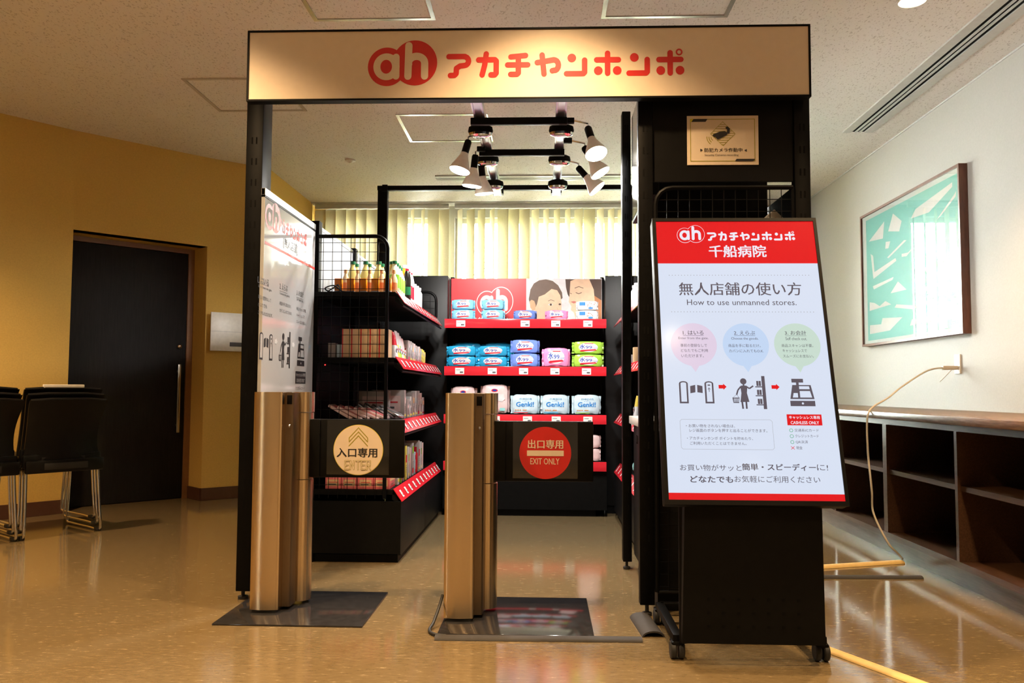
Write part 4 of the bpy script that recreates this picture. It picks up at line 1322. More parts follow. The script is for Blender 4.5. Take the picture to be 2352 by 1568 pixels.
x0, x1, y0, y1, r = -0.2379, 0.0757, 0.1818, 0.2857, 0.006
pts = [(x0 + r, y0), (x1 - r, y0), (x1, y0 + r), (x1, y1 - r), (x1 - r, y1), (x0 + r, y1), (x0, y1 - r), (x0, y0 + r), (x0 + r, y0)]
g.stroke(pts, 0.0011, SCR_LG, 1)
g.rect(0.1268, 0.2673, 0.2448, 0.3058, SCR_RED, 1)
for y in (0.2494, 0.2292, 0.2088):
    g.ring(0.1374, y, 0.0048, 0.0063, SCR_DG, 1, n=28)
for a in (((0.1318, 0.1838), (0.1428, 0.1938)), ((0.1318, 0.1938), (0.1428, 0.1838))):
    g.stroke(a, 0.0016, SCR_RED, 1)
g.b.build('screen_picture', sc, smooth=0)
# body under the screen
MB = Matrix.Translation((0, 2.83 - 2.93, 0.545)) @ Matrix.Rotation(-tilt * 0.25, 4, 'X')
bd = B()
fz0, fz1 = 0.072, 0.56
yb0, yb1 = -0.075, -0.085
w0, w1 = 0.238, 0.229
bd.add([(-w0, yb0, fz0), (w0, yb0, fz0), (w1, yb1, fz1), (-w1, yb1, fz1), (-w0, yb0 + 0.05, fz0), (w0, yb0 + 0.05, fz0), (w1, yb1 + 0.05, fz1), (-w1, yb1 + 0.05, fz1)], [(0, 1, 2, 3), (4, 5, 6, 7), (0, 1, 5, 4), (1, 2, 6, 5), (2, 3, 7, 6), (3, 0, 4, 7)], M_black2)
bd.build('front_cover', t)
b = B()
for r_ in range(3):
    for c_ in range(7):
        x = -0.15 + c_ * 0.05
        z = 0.13 + r_ * 0.045
        b.box(x - 0.005, x + 0.005, -0.0766 - 0.010 * (z - 0.072) / 0.488, -0.0745, z - 0.004, z + 0.004, M_vent_dark)
b.build('vent_holes', t)
for s_ in (-1, 1):
    B().tube([(s_ * 0.225, -0.03, 0.062), (s_ * 0.222, -0.015, 0.56), (s_ * 0.21, 0.12, 1.10)], 0.017, M_black, 10).build('side_strut', t)
    B().box(s_ * 0.245 - 0.016, s_ * 0.245 + 0.016, -0.02, 0.42, 0.055, 0.085, M_black, 0.003).build('base_rail', t)
    for y in (0.0, 0.42):
        c_ = B().box(s_ * 0.245 - 0.022, s_ * 0.245 + 0.022, y - 0.026, y + 0.026, 0.046, 0.062, M_black, 0.006).build('caster', t)
        w_ = B()
        for q in (-0.014, 0.014):
            w_.lathe([(0.026, -0.010), (0.030, -0.006), (0.030, 0.006), (0.026, 0.010)], M_rubber, (s_ * 0.245 + q, y - 0.004, 0.0305), 20, axis=(1, 0, 0))
        w_.build('caster_wheel', c_)
B().box(-0.245, 0.245, 0.40, 0.43, 0.055, 0.085, M_black, 0.003).build('rear_crossbar', t)

# ================================================================== PICTURE, BOOKCASE, WALL BOARDS
t = thing('framed_picture', 'large framed teal picture with pale cut shapes on the white wall', 'picture', (2.60, 6.03, 1.82))
b = B()
y0, y1, z0, z1, fw = -0.812, 0.812, -0.535, 0.535, 0.018
b.box(-0.005, 0.048, y0, y0 + fw, z0, z1, M_art_frame).box(-0.005, 0.048, y1 - fw, y1, z0, z1, M_art_frame).box(-0.005, 0.048, y0 + fw, y1 - fw, z0, z0 + fw, M_art_frame).box(-0.005, 0.048, y0 + fw, y1 - fw, z1 - fw, z1, M_art_frame)
b.build('picture_frame', t)
b = B().box(0.008, 0.044, y0 + fw, y1 - fw, z0 + fw, z1 - fw, M_art_mat)
b.build('mount_board', t)
g = G((0.008, 0, 0), (0, -1, 0), (0, 0, 1))
g.rect(-(6.745 - 6.03), 1.328 - 1.82, -(5.236 - 6.03), 2.302 - 1.82, M_teal)
ART = [
    [(6.695, 2.124), (6.385, 2.226), (6.417, 2.099)] ,
    [(6.226, 2.253), (6.079, 2.166), (6.125, 2.098), (6.318, 2.135)] ,
    [(6.367, 2.064), (6.284, 2.054), (6.319, 2.007), (6.378, 2.012)] ,
    [(6.661, 2.019), (6.612, 1.997), (6.591, 1.864), (6.199, 1.913), (6.184, 1.89), (6.616, 1.812)] ,
    [(6.348, 1.94), (6.046, 2.019), (6.005, 2.011), (6.323, 1.931)] ,
    [(6.632, 1.756), (6.238, 1.777), (6.257, 1.758), (6.612, 1.728)] ,
    [(6.299, 1.661), (6.165, 1.733), (6.024, 1.656)] ,
    [(6.7, 1.636), (6.603, 1.62), (6.505, 1.585), (6.396, 1.613), (6.291, 1.577), (6.704, 1.566)] ,
    [(6.704, 1.451), (6.483, 1.442), (6.457, 1.487), (6.103, 1.463), (6.326, 1.383), (6.708, 1.38)] ,
    [(6.235, 1.547), (6.198, 1.567), (5.918, 1.53), (5.584, 1.547), (5.585, 1.529), (5.93, 1.504)] ,
    [(5.93, 2.152), (5.85, 2.204), (5.325, 2.261), (5.326, 2.232), (5.653, 2.137)] ,
    [(5.548, 2.063), (5.308, 2.174), (5.275, 2.193), (5.287, 2.16), (5.479, 2.081)] ,
    [(5.981, 1.392), (5.945, 1.434), (5.901, 1.435), (5.837, 1.405), (5.793, 1.44), (5.731, 1.44), (5.692, 1.403), (5.639, 1.445), (5.58, 1.442), (5.572, 1.4)] ,
    [(5.509, 1.395), (5.462, 1.511), (5.308, 1.494), (5.292, 1.387)] ,
    [(5.869, 1.628), (5.464, 1.647), (5.279, 1.702), (5.289, 1.677), (5.484, 1.623), (5.849, 1.606)] ,
    [(6.091, 1.925), (5.987, 1.918), (5.896, 1.942), (6.011, 1.896), (6.092, 1.904)] ,
    [(5.734, 1.77), (5.572, 1.783), (5.563, 1.763), (5.715, 1.743)] ,
    [(5.5, 1.868), (5.462, 1.857), (5.474, 1.804), (5.512, 1.81)] ,
]
for a in ART:
    g.poly([(-(p[0] - 6.03), p[1] - 1.82) for p in a], M_art_paper, 2)
g.b.build('art_print', t, smooth=0)
B().box(-0.001, 0.001, y0 + fw, y1 - fw, z0 + fw, z1 - fw, glass_mat('picture_glass', (0.98, 0.99, 0.99), 0.0, 1.52)).build('glass_pane', t)

tag(B().box(1.895, XR - 0.001, 0.6, 8.30, 0.768, 0.806, M_wood_top, 0.003).build('worktop'), 'long brown worktop on the low bookcases along the white wall', 'worktop')
for i, (ya, lab) in enumerate(((1.56, 'low walnut bookcase, the unit reaching out of the picture near the camera'), (3.20, 'low empty walnut bookcase beside the end of the grey floor cable cover'), (4.84, 'low empty walnut bookcase behind the beige hanging cord'), (6.48, 'low walnut bookcase hidden behind the info screen, next to the blinds'))):
    t = thing('low_bookcase', lab, 'bookcase', (1.95, ya, 0), group='low bookcases along the white wall')
    B().box(0.04, 0.69, 0.0, 1.64, 0.0, 0.095, M_plinth).build('plinth', t)
    B().box(0.0, 0.69, 0.0, 1.64, 0.096, 0.126, M_wood).build('bottom_board', t)
    B().box(0.0, 0.69, 0.0, 1.64, 0.735, 0.767, M_wood).build('top_board', t)
    for y in (0.0, 0.807, 1.614):
        B().box(0.0, 0.67, y, y + 0.026, 0.127, 0.734, M_wood).build('divider', t)
    for y in (0.027, 0.834):
        B().box(0.015, 0.67, y, y + 0.779, 0.455, 0.480, M_wood).build('shelf_board', t)
    B().box(0.671, 0.69, 0.0, 1.64, 0.127, 0.734, M_wood_shaded).build('back_board', t)

# notice boards on the ochre walls
c0 = Vector((-2.69, 6.70, 1.388))
d = Vector((0.8, 0.6, 0)).normalized()
q0, q1 = Vector((-2.79, 6.752, 0)), Vector((-2.52, 6.985, 0))
d = (q1 - q0).normalized()
n_ = Vector((d.y, -d.x, 0))
t = thing('notice_board', 'white notice board with small dark label on the ochre wall next to the door niche', 'notice board', q0 + n_ * 0.005 + Vector((0.075, -0.02, 1.39)))
t.rotation_euler = (0, 0, math.atan2(d.y, d.x))
B().box(-0.05, 0.28, -0.006, 0.006, -0.16, 0.16, M_plastic_white, 0.002).build('board', t)
B().box(-0.045, 0.275, -0.0075, -0.006, 0.0, 0.004, M_light_grey).box(0.11, 0.24, -0.0075, -0.006, -0.12, -0.085, M_grey_ink).build('board_marks', t)
t = thing('wall_notice', 'pale grey panel on the ochre side wall above the poster panel', 'notice board', (-2.412, 7.55, 2.16))
B().box(-0.006, 0.006, -0.55, 0.35, -0.36, 0.30, M_light_grey, 0.002).build('panel', t)

# ================================================================== STACKED CHAIRS
def chair_mesh():
    root = thing('stacking_chair', 'x', 'chair')
    W_, n = 0.235, 14
    prof = []
    for i in range(n + 1):
        s = i / n
        prof.append((-0.02 - 0.085 * s ** 2.0 + 0.03 * math.sin(PI * s), 0.43 + 0.41 * s))
    b = B()
    vs, fs = [], []
    m = 12
    for th in (0, 1):
        for i, (y, z) in enumerate(prof):
            hw = W_ * (1 - 0.09 * math.sin(PI * min(1, i / n * 1.05)))
            for k in range(m + 1):
                u = -1 + 2 * k / m
                vs.append((u * hw, y + 0.03 * (1 - u * u) * -1 + (0.012 if th else 0), z + (0.006 * (1 - abs(u)) if i == n else 0)))
    N = (n + 1) * (m + 1)
    for th in (0, 1):
        for i in range(n):
            for k in range(m):
                a = th * N + i * (m + 1) + k
                fs.append((a, a + 1, a + m + 2, a + m + 1))
    for i in range(n):
        for k in (0, m):
            a = i * (m + 1) + k
            fs.append((a, a + m + 1, N + a + m + 1, N + a))
    for k in range(m):
        fs.append((k, k + 1, N + k + 1, N + k))
        a = n * (m + 1) + k
        fs.append((a, a + 1, N + a + 1, N + a))
    b.add(vs, fs, M_shell)
    b.box(-0.235, 0.235, -0.075, -0.045, 0.395, 0.475, M_shell, 0.012)
    b.tube([(-0.225, -0.088, 0.838), (-0.12, -0.108, 0.846), (0.12, -0.108, 0.846), (0.225, -0.088, 0.838)], 0.011, M_shell, 8)
    b.build('backrest', root)
    B().box(-0.13, 0.13, -0.0775, -0.075, 0.415, 0.455, M_rubber, 0.002).build('grip_slot', root)
    B().box(-0.225, 0.225, -0.05, 0.39, 0.405, 0.43, M_shell, 0.012).build('seat', root)
    for s in (-1, 1):
        f = B()
        f.tube(smooth_path([(s * 0.215, -0.03, 0.405), (s * 0.222, -0.055, 0.15), (s * 0.227, -0.062, 0.05), (s * 0.228, -0.04, 0.012), (s * 0.228, 0.10, 0.011), (s * 0.228, 0.34, 0.011), (s * 0.228, 0.40, 0.015), (s * 0.225, 0.415, 0.06), (s * 0.215, 0.36, 0.405)], 5), 0.0085, M_chrome, 10)
        f.build('sled_leg', root)
        B().box(s * 0.228 - 0.014, s * 0.228 + 0.014, -0.05, 0.0, 0.0005, 0.022, M_rubber, 0.004).build('rubber_glide', root)
    return root


proto = chair_mesh()
ca, sa = 0.595, 0.804
stacks = [(-3.035, 5.125, 'beside the dark door'), (-3.33, 4.725, 'cut by the picture edge')]
first = True
for si, (x, y, where) in enumerate(stacks):
    for k in range(3):
        o = proto if first else copy_tree(proto)
        first = False
        off = 0.045 * k
        o.location = (x - sa * off, y + ca * off, 0.034 * k)
        o.rotation_euler = (0, 0, math.atan2(sa, ca))
        o['label'] = 'black stacking chair with chrome legs, %s of the stack %s' % (('lowest', 'middle', 'topmost')[k], where)
        o['group'] = 'stacked waiting chairs by the ochre wall'
    pz = 0.034 * 2 + 0.857
    off = 0.09 + 0.108 * -1 + 0.004
    t = tag(B().box(-0.13, 0.115, -0.012, 0.012, -0.022, 0.014, M_paper, 0.004).build('paper_notice'), 'folded white paper on the top chair of the stack %s' % where, 'paper')
    t.location = (x - sa * off, y + ca * off, pz)
    t.rotation_euler = (0, 0, math.atan2(sa, ca))

# ================================================================== PRODUCTS
def inks(n):
    return mat('pack_' + n[0], rgb(*n[1]), n[2] if len(n) > 2 else 0.2, noise=0.10, scale=22, bump=0.55)


C_sky = inks(('sky', (128, 196, 228)))
C_cyan = inks(('cyan', (40, 158, 206)))
C_blue = inks(('blue', (108, 140, 216)))
C_pink = inks(('pink', (232, 140, 190)))
C_green = inks(('green', (150, 200, 72)))
C_wht = inks(('white', (212, 215, 218)))
C_palep = inks(('pale_pink', (226, 200, 200)))
C_paleb = inks(('pale_blue', (190, 216, 228)))
C_nav = inks(('navy', (34, 70, 160)))
C_redp = inks(('red', (206, 40, 56)))
C_orange = inks(('orange', (226, 130, 22)))
C_amber = inks(('amber', (230, 186, 110)))
C_tea = mat('bottle_tea', rgb(208, 196, 120), 0.12, noise=0.05)
C_teal2 = mat('bottle_clear', rgb(206, 214, 186), 0.10, noise=0.03)
C_cap = mat('green_cap', rgb(20, 92, 56), 0.35)
C_lab = mat('leaf_label', rgb(120, 176, 60), 0.3)
C_bei = mat('beige_carton', rgb(216, 182, 140), 0.5, noise=0.03)
C_edge2 = mat('label_coral', rgb(232, 150, 100), 0.4)
C_amber2 = mat('pale_amber_glass', rgb(232, 212, 168), 0.2)
C_rose = mat('pack_rose', rgb(214, 110, 116), 0.4)
C_edge = mat('carton_red_edge', rgb(190, 40, 40), 0.5)
C_tan = mat('tan_cap', rgb(224, 180, 130), 0.4)
C_dk = mat('dark_bottle', rgb(26, 22, 20), 0.2)
C_brown = mat('animal_brown', rgb(150, 110, 80), 0.5)
C_lt = mat('box_grey_white', rgb(172, 165, 164), 0.3, noise=0.10)
C_yel = mat('box_yellow', rgb(222, 206, 90), 0.35)
C_foil = mat('foil_pack', (0.62, 0.63, 0.66), 0.2, metal=0.8, bump=0.3, scale=18)


def soft_pack(label, group, x, y, z, w, d, h, m, style, seed, cat='wet wipes'):
    t = thing({'wet wipes': 'wipes_pack', 'nappies': 'nappy_pack'}[cat], label, cat, (x, y, z), 0, group)
    bdy = B().pillow((0, 0, h / 2), w * 0.88, d, h * 1.0, m, 7.0, seed, 0.014)
    bdy.build('pack_body', t)
    rnd = random.Random(seed)
    for s in (-1, 1):
        vs = []
        n = 9
        for i in range(n):
            zz = h * (0.06 + 0.88 * i / (n - 1))
            vs += [(s * w * 0.425, 0.0, zz), (s * w * (0.50 + rnd.uniform(-0.012, 0.012)), rnd.uniform(-0.012, 0.012), zz), (s * w * (0.50 + rnd.uniform(-0.012, 0.012)), rnd.uniform(0.0, 0.004) + 0.004, zz), (s * w * 0.425, 0.004, zz)]
        fs = []
        for i in range(n - 1):
            for k in range(4):
                fs.append((4 * i + k, 4 * i + (k + 1) % 4, 4 * i + 4 + (k + 1) % 4, 4 * i + 4 + k))
        fs += [(0, 1, 2, 3), (4 * n - 4, 4 * n - 3, 4 * n - 2, 4 * n - 1)]
        B().add(vs, fs, m).build('crimped_end', t)
    g = G((0, -d / 2 * 0.995, h / 2), (1, 0, 0), (0, 0, 1), lift=0.0012)
    if style == 'wipe':
        g.disc(0.0, 0.02 * h, w * 0.30, C_wht, 0, ry=h * 0.36)
        g.text('水', -w * 0.27, -h * 0.10, -w * 0.10, h * 0.24, C_nav, 2)
        g.text('99', -w * 0.08, -h * 0.10, w * 0.12, h * 0.14, C_nav, 1)
        g.text('Super', w * 0.13, -h * 0.13, w * 0.30, h * 0.04, C_nav, 0)
        g.poly([(-w * 0.22, -h * 0.18), (w * 0.22, -h * 0.12), (w * 0.27, -h * 0.20), (w * 0.22, -h * 0.22), (-w * 0.22, -h * 0.30), (-w * 0.27, -h * 0.26)], C_redp, 2)
        g.rect(-w * 0.12, h * 0.29, w * 0.16, h * 0.335, C_redp)
    elif style == 'animal':
        g.rect(-w * 0.36, -h * 0.02, -w * 0.10, h * 0.34, inks(('label_blue', (66, 130, 206))))
        rr = random.Random(seed)
        for k in range(7):
            g.disc(rr.uniform(-0.02, 0.36) * w, rr.uniform(-0.15, 0.30) * h, w * 0.028, C_brown, 1, ry=h * 0.045, n=8)
        g.disc(w * 0.14, -h * 0.28, w * 0.11, inks(('label_blue', (66, 130, 206))), 1, ry=h * 0.10)
    elif style == 'genki':
        g.text('nepia', -w * 0.18, h * 0.20, w * 0.24, h * 0.36, C_light, 0)
        g.text('Genki!', -w * 0.30, -h * 0.10, w * 0.30, h * 0.13, C_gk, 2)
        g.text('やさしい', -w * 0.10, h * 0.14, w * 0.12, h * 0.19, C_gk, 0)
        for k in range(4):
            g.disc(-w * 0.32 + k * w * 0.055, -h * 0.27, w * 0.018, C_orange, 1, n=10)
        g.rect(-w * 0.08, -h * 0.285, w * 0.06, -h * 0.255, C_orange)
        g.rect(-w * 0.38, -h * 0.42, w * 0.10, -h * 0.385, C_redp if seed % 3 == 0 else (C_cyan if seed % 3 == 1 else C_green))
    elif style == 'pale':
        g.disc(0.0, h * 0.30, w * 0.11, C_redp, 1, ry=h * 0.055)
        g.disc(0.0, h * 0.30, w * 0.075, C_nav, 2, ry=h * 0.032)
        g.poly([(-w * 0.02, h * 0.18), (w * 0.30, h * 0.18), (w * 0.36, h * 0.02), (w * 0.26, -h * 0.08), (-w * 0.02, -h * 0.02)], C_wht, 1)
        for k in range(4):
            g.rect(-w * 0.36, -h * (0.06 + 0.05 * k), w * (0.05 - 0.06 * k), -h * (0.05 + 0.05 * k), C_tan)
        g.rect(w * 0.18, -h * 0.38, w * 0.36, -h * 0.28, C_teal3)
    g.b.build('front_print', t, smooth=0)
    return t


C_light = mat('pale_blue_letter', rgb(110, 160, 200), 0.4)
C_gk = mat('bright_blue_letter', rgb(30, 128, 206), 0.4)
C_teal3 = mat('aqua_patch', rgb(140, 206, 206), 0.4)
G1 = 'wet wipes packs on the top shelf of the back unit'
yb = YF + 0.10
for x, nm in ((-0.605, 'beside the corner filler'), (-0.382, 'in front of the round logo')):
    for k, w in enumerate(('lower', 'upper')):
        soft_pack('light blue wipes pack, %s of the top-shelf pair %s' % (w, nm), G1, x, yb, 1.4405 + 0.0765 * k, 0.175, 0.10, 0.0755, C_sky, 'wipe', 10 + k + int(x * 10))
soft_pack('single blue wet wipes pack below the baby photo, on the top shelf', G1, -0.142, yb, 1.4405, 0.172, 0.10, 0.072, C_blue, 'wipe', 21)
soft_pack('single pink wet wipes pack below the baby photo, on the top shelf', G1, 0.092, yb, 1.4405, 0.170, 0.10, 0.072, C_pink, 'wipe', 22)
for k, w in enumerate(('lower', 'upper')):
    soft_pack('white wipes pack with brown animal dots, %s of two below the woman in the photo' % w, G1, 0.320, yb, 1.4405 + 0.0715 * k, 0.165, 0.10, 0.071, C_wht, 'animal', 31 + k)
G2 = 'wet wipes packs on the second shelf of the back unit'
for x, nm in ((-0.612, 'beside the corner filler'), (-0.378, 'beside the blue pair')):
    for k, w in enumerate(('lower', 'upper')):
        soft_pack('bright cyan wipes pack, %s of the front pair %s' % (w, nm), G2, x, yb, 1.0905 + 0.0785 * k, 0.232, 0.12, 0.0775, C_cyan, 'wipe', 40 + k + int(x * 10))
    soft_pack('bright cyan wipes pack standing behind the front pair %s' % nm, G2, x + 0.03, yb + 0.16, 1.0905, 0.235, 0.12, 0.188, C_cyan, 'wipe', 44 + int(x * 10))
for k, w in enumerate(('lower', 'upper')):
    soft_pack('blue wet wipes pack, %s of the blue pair on the second shelf' % w, G2, -0.142, yb, 1.0905 + 0.1015 * k, 0.215, 0.12, 0.1005, C_blue, 'wipe', 51 + k)
    soft_pack('green wet wipes pack, %s of the green pair on the second shelf' % w, G2, 0.325, yb, 1.0905 + 0.096 * k, 0.235, 0.12, 0.095, C_green, 'wipe', 55 + k)
soft_pack('large pink wet wipes pack between the blue and green pairs on the second shelf', G2, 0.088, yb, 1.0905, 0.208, 0.12, 0.142, C_pink, 'wipe', 58)
G3 = 'nappy packs on the third shelf of the back unit'
soft_pack('low pale pink nappy pack on the third shelf, behind the exit gate column', G3, -0.60, yb + 0.04, 0.7385, 0.195, 0.15, 0.205, C_palep, 'pale', 61, 'nappies')
soft_pack('tall pale pink nappy pack on the third shelf, next to the white packs', G3, -0.365, yb + 0.04, 0.7385, 0.215, 0.17, 0.222, C_palep, 'pale', 62, 'nappies')
for k, (x, nm) in enumerate(((-0.140, 'next to the tall pale pink pack'), (0.082, 'in the middle of the three'), (0.315, 'next to the corner by the tower'))):
    soft_pack('white and blue Genki nappy pack, %s' % nm, G3, x, yb + 0.02, 0.7385, 0.215, 0.12, 0.148, C_paleb, 'genki', 63 + k, 'nappies')
for k, w in enumerate(('lower', 'upper')):
    soft_pack('pale pink pack, %s of the two on the bottom shelf beside the red disc' % w, 'pale packs on the bottom shelf', 0.335, yb, 0.3985 + 0.0975 * k, 0.17, 0.12, 0.0965, C_palep, 'plain', 71 + k, 'nappies')


def bottle(kind, label, group, x, y, z):
    """kind: name -> outline, liquid/body, label band, cap."""
    prof, body, band, cap, bz, cz = kind
    t = thing('bottle', label, 'bottle', (x, y, z), 0, group)
    B().lathe(prof, body, n=18).build('bottle_body', t)
    if band:
        r = max(p[0] for p in prof) + 0.0006
        B().lathe([(r, bz[0]), (r, bz[1])], band, n=18).build('paper_label', t)
    B().lathe([(cz[2], cz[0]), (cz[2], cz[1] - 0.002), (cz[2] - 0.002, cz[1])], cap, n=14).build('cap', t)
    return t


P_tea = [(0.026, 0.0), (0.030, 0.006), (0.030, 0.115), (0.028, 0.135), (0.018, 0.165), (0.0125, 0.178), (0.0125, 0.188)]
P_small = [(0.020, 0.0), (0.022, 0.004), (0.022, 0.085), (0.010, 0.115), (0.009, 0.125)]
P_slim = [(0.022, 0.0), (0.024, 0.005), (0.024, 0.15), (0.016, 0.19), (0.012, 0.20)]
P_wht = [(0.028, 0.0), (0.031, 0.006), (0.031, 0.12), (0.022, 0.138), (0.018, 0.142)]
P_big = [(0.034, 0.0), (0.037, 0.006), (0.037, 0.17), (0.024, 0.20), (0.014, 0.225)]
K_tea = (P_tea, C_tea, None, C_cap, None, (0.188, 0.206, 0.0155))
K_tea2 = (P_tea, C_teal2, C_lab, C_cap, (0.05, 0.125), (0.188, 0.206, 0.0155))
K_small = (P_small, C_amber2, C_edge2, C_tan, (0.03, 0.07), (0.125, 0.145, 0.011))
K_orange = (P_big, C_orange, C_redp, C_wht, (0.10, 0.13), (0.225, 0.245, 0.017))
K_dark = (P_slim, C_dk, C_cap, C_redp, (0.05, 0.10), (0.20, 0.215, 0.013))
K_red = (P_slim, C_wht, C_redp, C_redp, (0.04, 0.12), (0.20, 0.212, 0.013))
K_wht = (P_wht, C_wht, None, C_wht, None, (0.142, 0.162, 0.024))
zt = SHZ[0] + 0.0008
for i in range(5):
    x = -1.135 + i * 0.068
    t = thing('juice_carton', 'small orange drink carton, %s from the poster panel, in the row behind the wire grid' % ordinal(i), 'drink carton', (x, 4.50, zt), 0, 'orange drink cartons on the top shelf')
    B().box(-0.020, 0.020, -0.016, 0.016, 0.014, 0.082, C_orange, 0.002).box(-0.020, 0.020, -0.016, 0.016, 0.0, 0.0138, C_lt).build('carton_body', t)
    bottle(K_small, 'small amber bottle with tan cap, %s from the poster panel, behind the orange cartons' % ordinal(i), 'small tan capped bottles on the top shelf', x + 0.018, 4.585, zt)
for r in range(2):
    for i in range(4):
        bottle(K_tea, 'yellow tea bottle with green cap, %s from the poster panel in the %s row' % (ordinal(i), ('front', 'rear')[r]), 'green capped tea bottles on the top shelf', -1.10 + i * 0.075, 4.68 + r * 0.09, zt)
for i in range(4):
    bottle(K_tea2, 'clear bottle with leaf green label, %s along the price rail of the top shelf' % ordinal(i), 'leaf label bottles on the top shelf', -0.855 - 0.004 * i, 4.66 + i * 0.085, zt)
bottle(K_orange, 'tall orange bottle with white cap on the top shelf, standing above its neighbours', None, -0.87, 5.08, zt)
bottle(K_orange, 'tall orange bottle set behind the other orange bottle on the top shelf', None, -0.955, 5.06, zt)
bottle(K_dark, 'slim black bottle with green label on the top shelf', None, -0.842, 5.02, zt)
for i in range(2):
    bottle(K_red, 'white bottle with red label, %s behind the slim black bottle' % ordinal(i), 'red label bottles on the top shelf', -0.85, 5.12 + i * 0.075, zt)
for r in range(2):
    for i in range(3):
        bottle(K_wht, 'plain white bottle on the top shelf, %s along the %s row' % (ordinal(i), ('price rail', 'inner')[r]), 'white bottles on the top shelf', -0.86 - r * 0.085, 5.36 + i * 0.10, zt)
t = tag(B().tube(smooth_path([(-1.19, 4.47, 1.452), (-1.16, 4.48, 1.475), (-1.13, 4.47, 1.49), (-1.12, 4.46, 1.455), (-1.17, 4.45, 1.45), (-1.20, 4.46, 1.47), (-1.15, 4.455, 1.485), (-1.10, 4.45, 1.452), (-1.04, 4.45, 1.450)]), 0.004, M_rubber, 6).build('coiled_cable'), 'small black coiled cable on the top shelf next to the orange cartons', 'cable')


def carton(label, group, cat, x, y, z, w, d, h, m, rz=0.0, edge=None, front=None, name='carton'):
    t = thing(name, label, cat, (x, y, z), rz, group)
    B().box(-w / 2, w / 2, -d / 2, d / 2, 0, h, m, 0.0015).build('carton_body', t)
    if edge:
        B().box(-w / 2 - 0.0005, -w / 2 + 0.006, -d / 2 - 0.0006, d / 2, 0.0, h + 0.0005, edge).build('edge_stripe', t)
    if front:
        g = G((0, -d / 2 - 0.0004, 0), (1, 0, 0), (0, 0, 1))
        g.rect(-w * 0.38, h * 0.25, w * 0.38, h * 0.8, front)
        g.rect(-w * 0.3, h * 0.35, w * 0.2, h * 0.42, M_grey_ink, 2)
        g.rect(-w * 0.3, h * 0.55, w * 0.3, h * 0.60, C_redp, 2)
        g.b.build('front_label', t, smooth=0)
        g = G((w / 2 + 0.0004, 0, 0), (0, 1, 0), (0, 0, 1))
        q = random.Random(label).random()
        g.rect(-d * 0.42, h * (0.50 + 0.2 * q), d * 0.42, h * (0.72 + 0.2 * q), front)
        g.rect(-d * 0.42, h * 0.08, d * 0.42, h * (0.14 + 0.1 * q), C_redp if q > 0.4 else C_yel)
        for k in range(4):
            g.rect(-d * 0.3, h * (0.22 + 0.06 * k), d * (0.1 + 0.2 * ((k * 7 + int(q * 9)) % 3) / 2), h * (0.24 + 0.06 * k), M_grey_ink)
        g.b.build('side_label', t, smooth=0)
    return t


z2 = SHZ[1] + 0.0008
for i in range(5):
    carton('beige red-edged carton behind the wire grid, %s from the poster panel' % ordinal(i), 'beige cartons on the second shelf', 'carton', -1.072 + i * 0.0505, 4.50, z2, 0.049, 0.12, 0.155, C_bei, 0, C_edge)
for i, (h, m) in enumerate(((0.08, C_lt), (0.072, C_paleb))):
    carton('small %s box on the second shelf beside the beige cartons' % ('grey white', 'pale blue')[i], None, 'box', -1.16 + i * 0.048, 4.50, z2, 0.04, 0.06, h, m, name='small_box')


def pouch(label, group, x, y, z, w, h, m, top, rz=PI / 2, lean=0.0):
    """Stand-up pouch: full at the bottom, flat sealed top."""
    t = thing('food_pouch', label, 'pouch', (x, y, z), rz, group)
    n, k = 7, 14
    vs, fs = [], []
    for j in range(n):
        s = j / (n - 1)
        d = 0.026 * (1 - s) ** 0.7 + 0.0015
        ww = w / 2 * (0.94 + 0.06 * s)
        for i in range(k):
            a = 2 * PI * i / k
            vs.append((ww * math.copysign(abs(math.cos(a)) ** 0.6, math.cos(a)), d * math.copysign(abs(math.sin(a)) ** 0.9, math.sin(a)) + lean * s, h * s))
    for j in range(n - 1):
        for i in range(k):
            fs.append((j * k + i, j * k + (i + 1) % k, (j + 1) * k + (i + 1) % k, (j + 1) * k + i))
    fs.append(list(range(k)))
    fs.append([(n - 1) * k + i for i in range(k)])
    nb = (n // 2) * k
    b = B()
    b.add(vs, [f for f in fs if max(f) < nb + k], m)
    b.add(vs, [f for f in fs if max(f) >= nb + k], top)
    b.build('pouch_body', t)
    g = G((0, -0.023, h * 0.35), (1, 0, 0), (0, 0, 1))
    g.disc(0, 0, w * 0.3, C_wht, 1, ry=h * 0.13)
    g.rect(-w * 0.2, -h * 0.03, w * 0.2, h * 0.03, C_redp, 2)
    g.b.build('front_print', t, smooth=0)
    return t


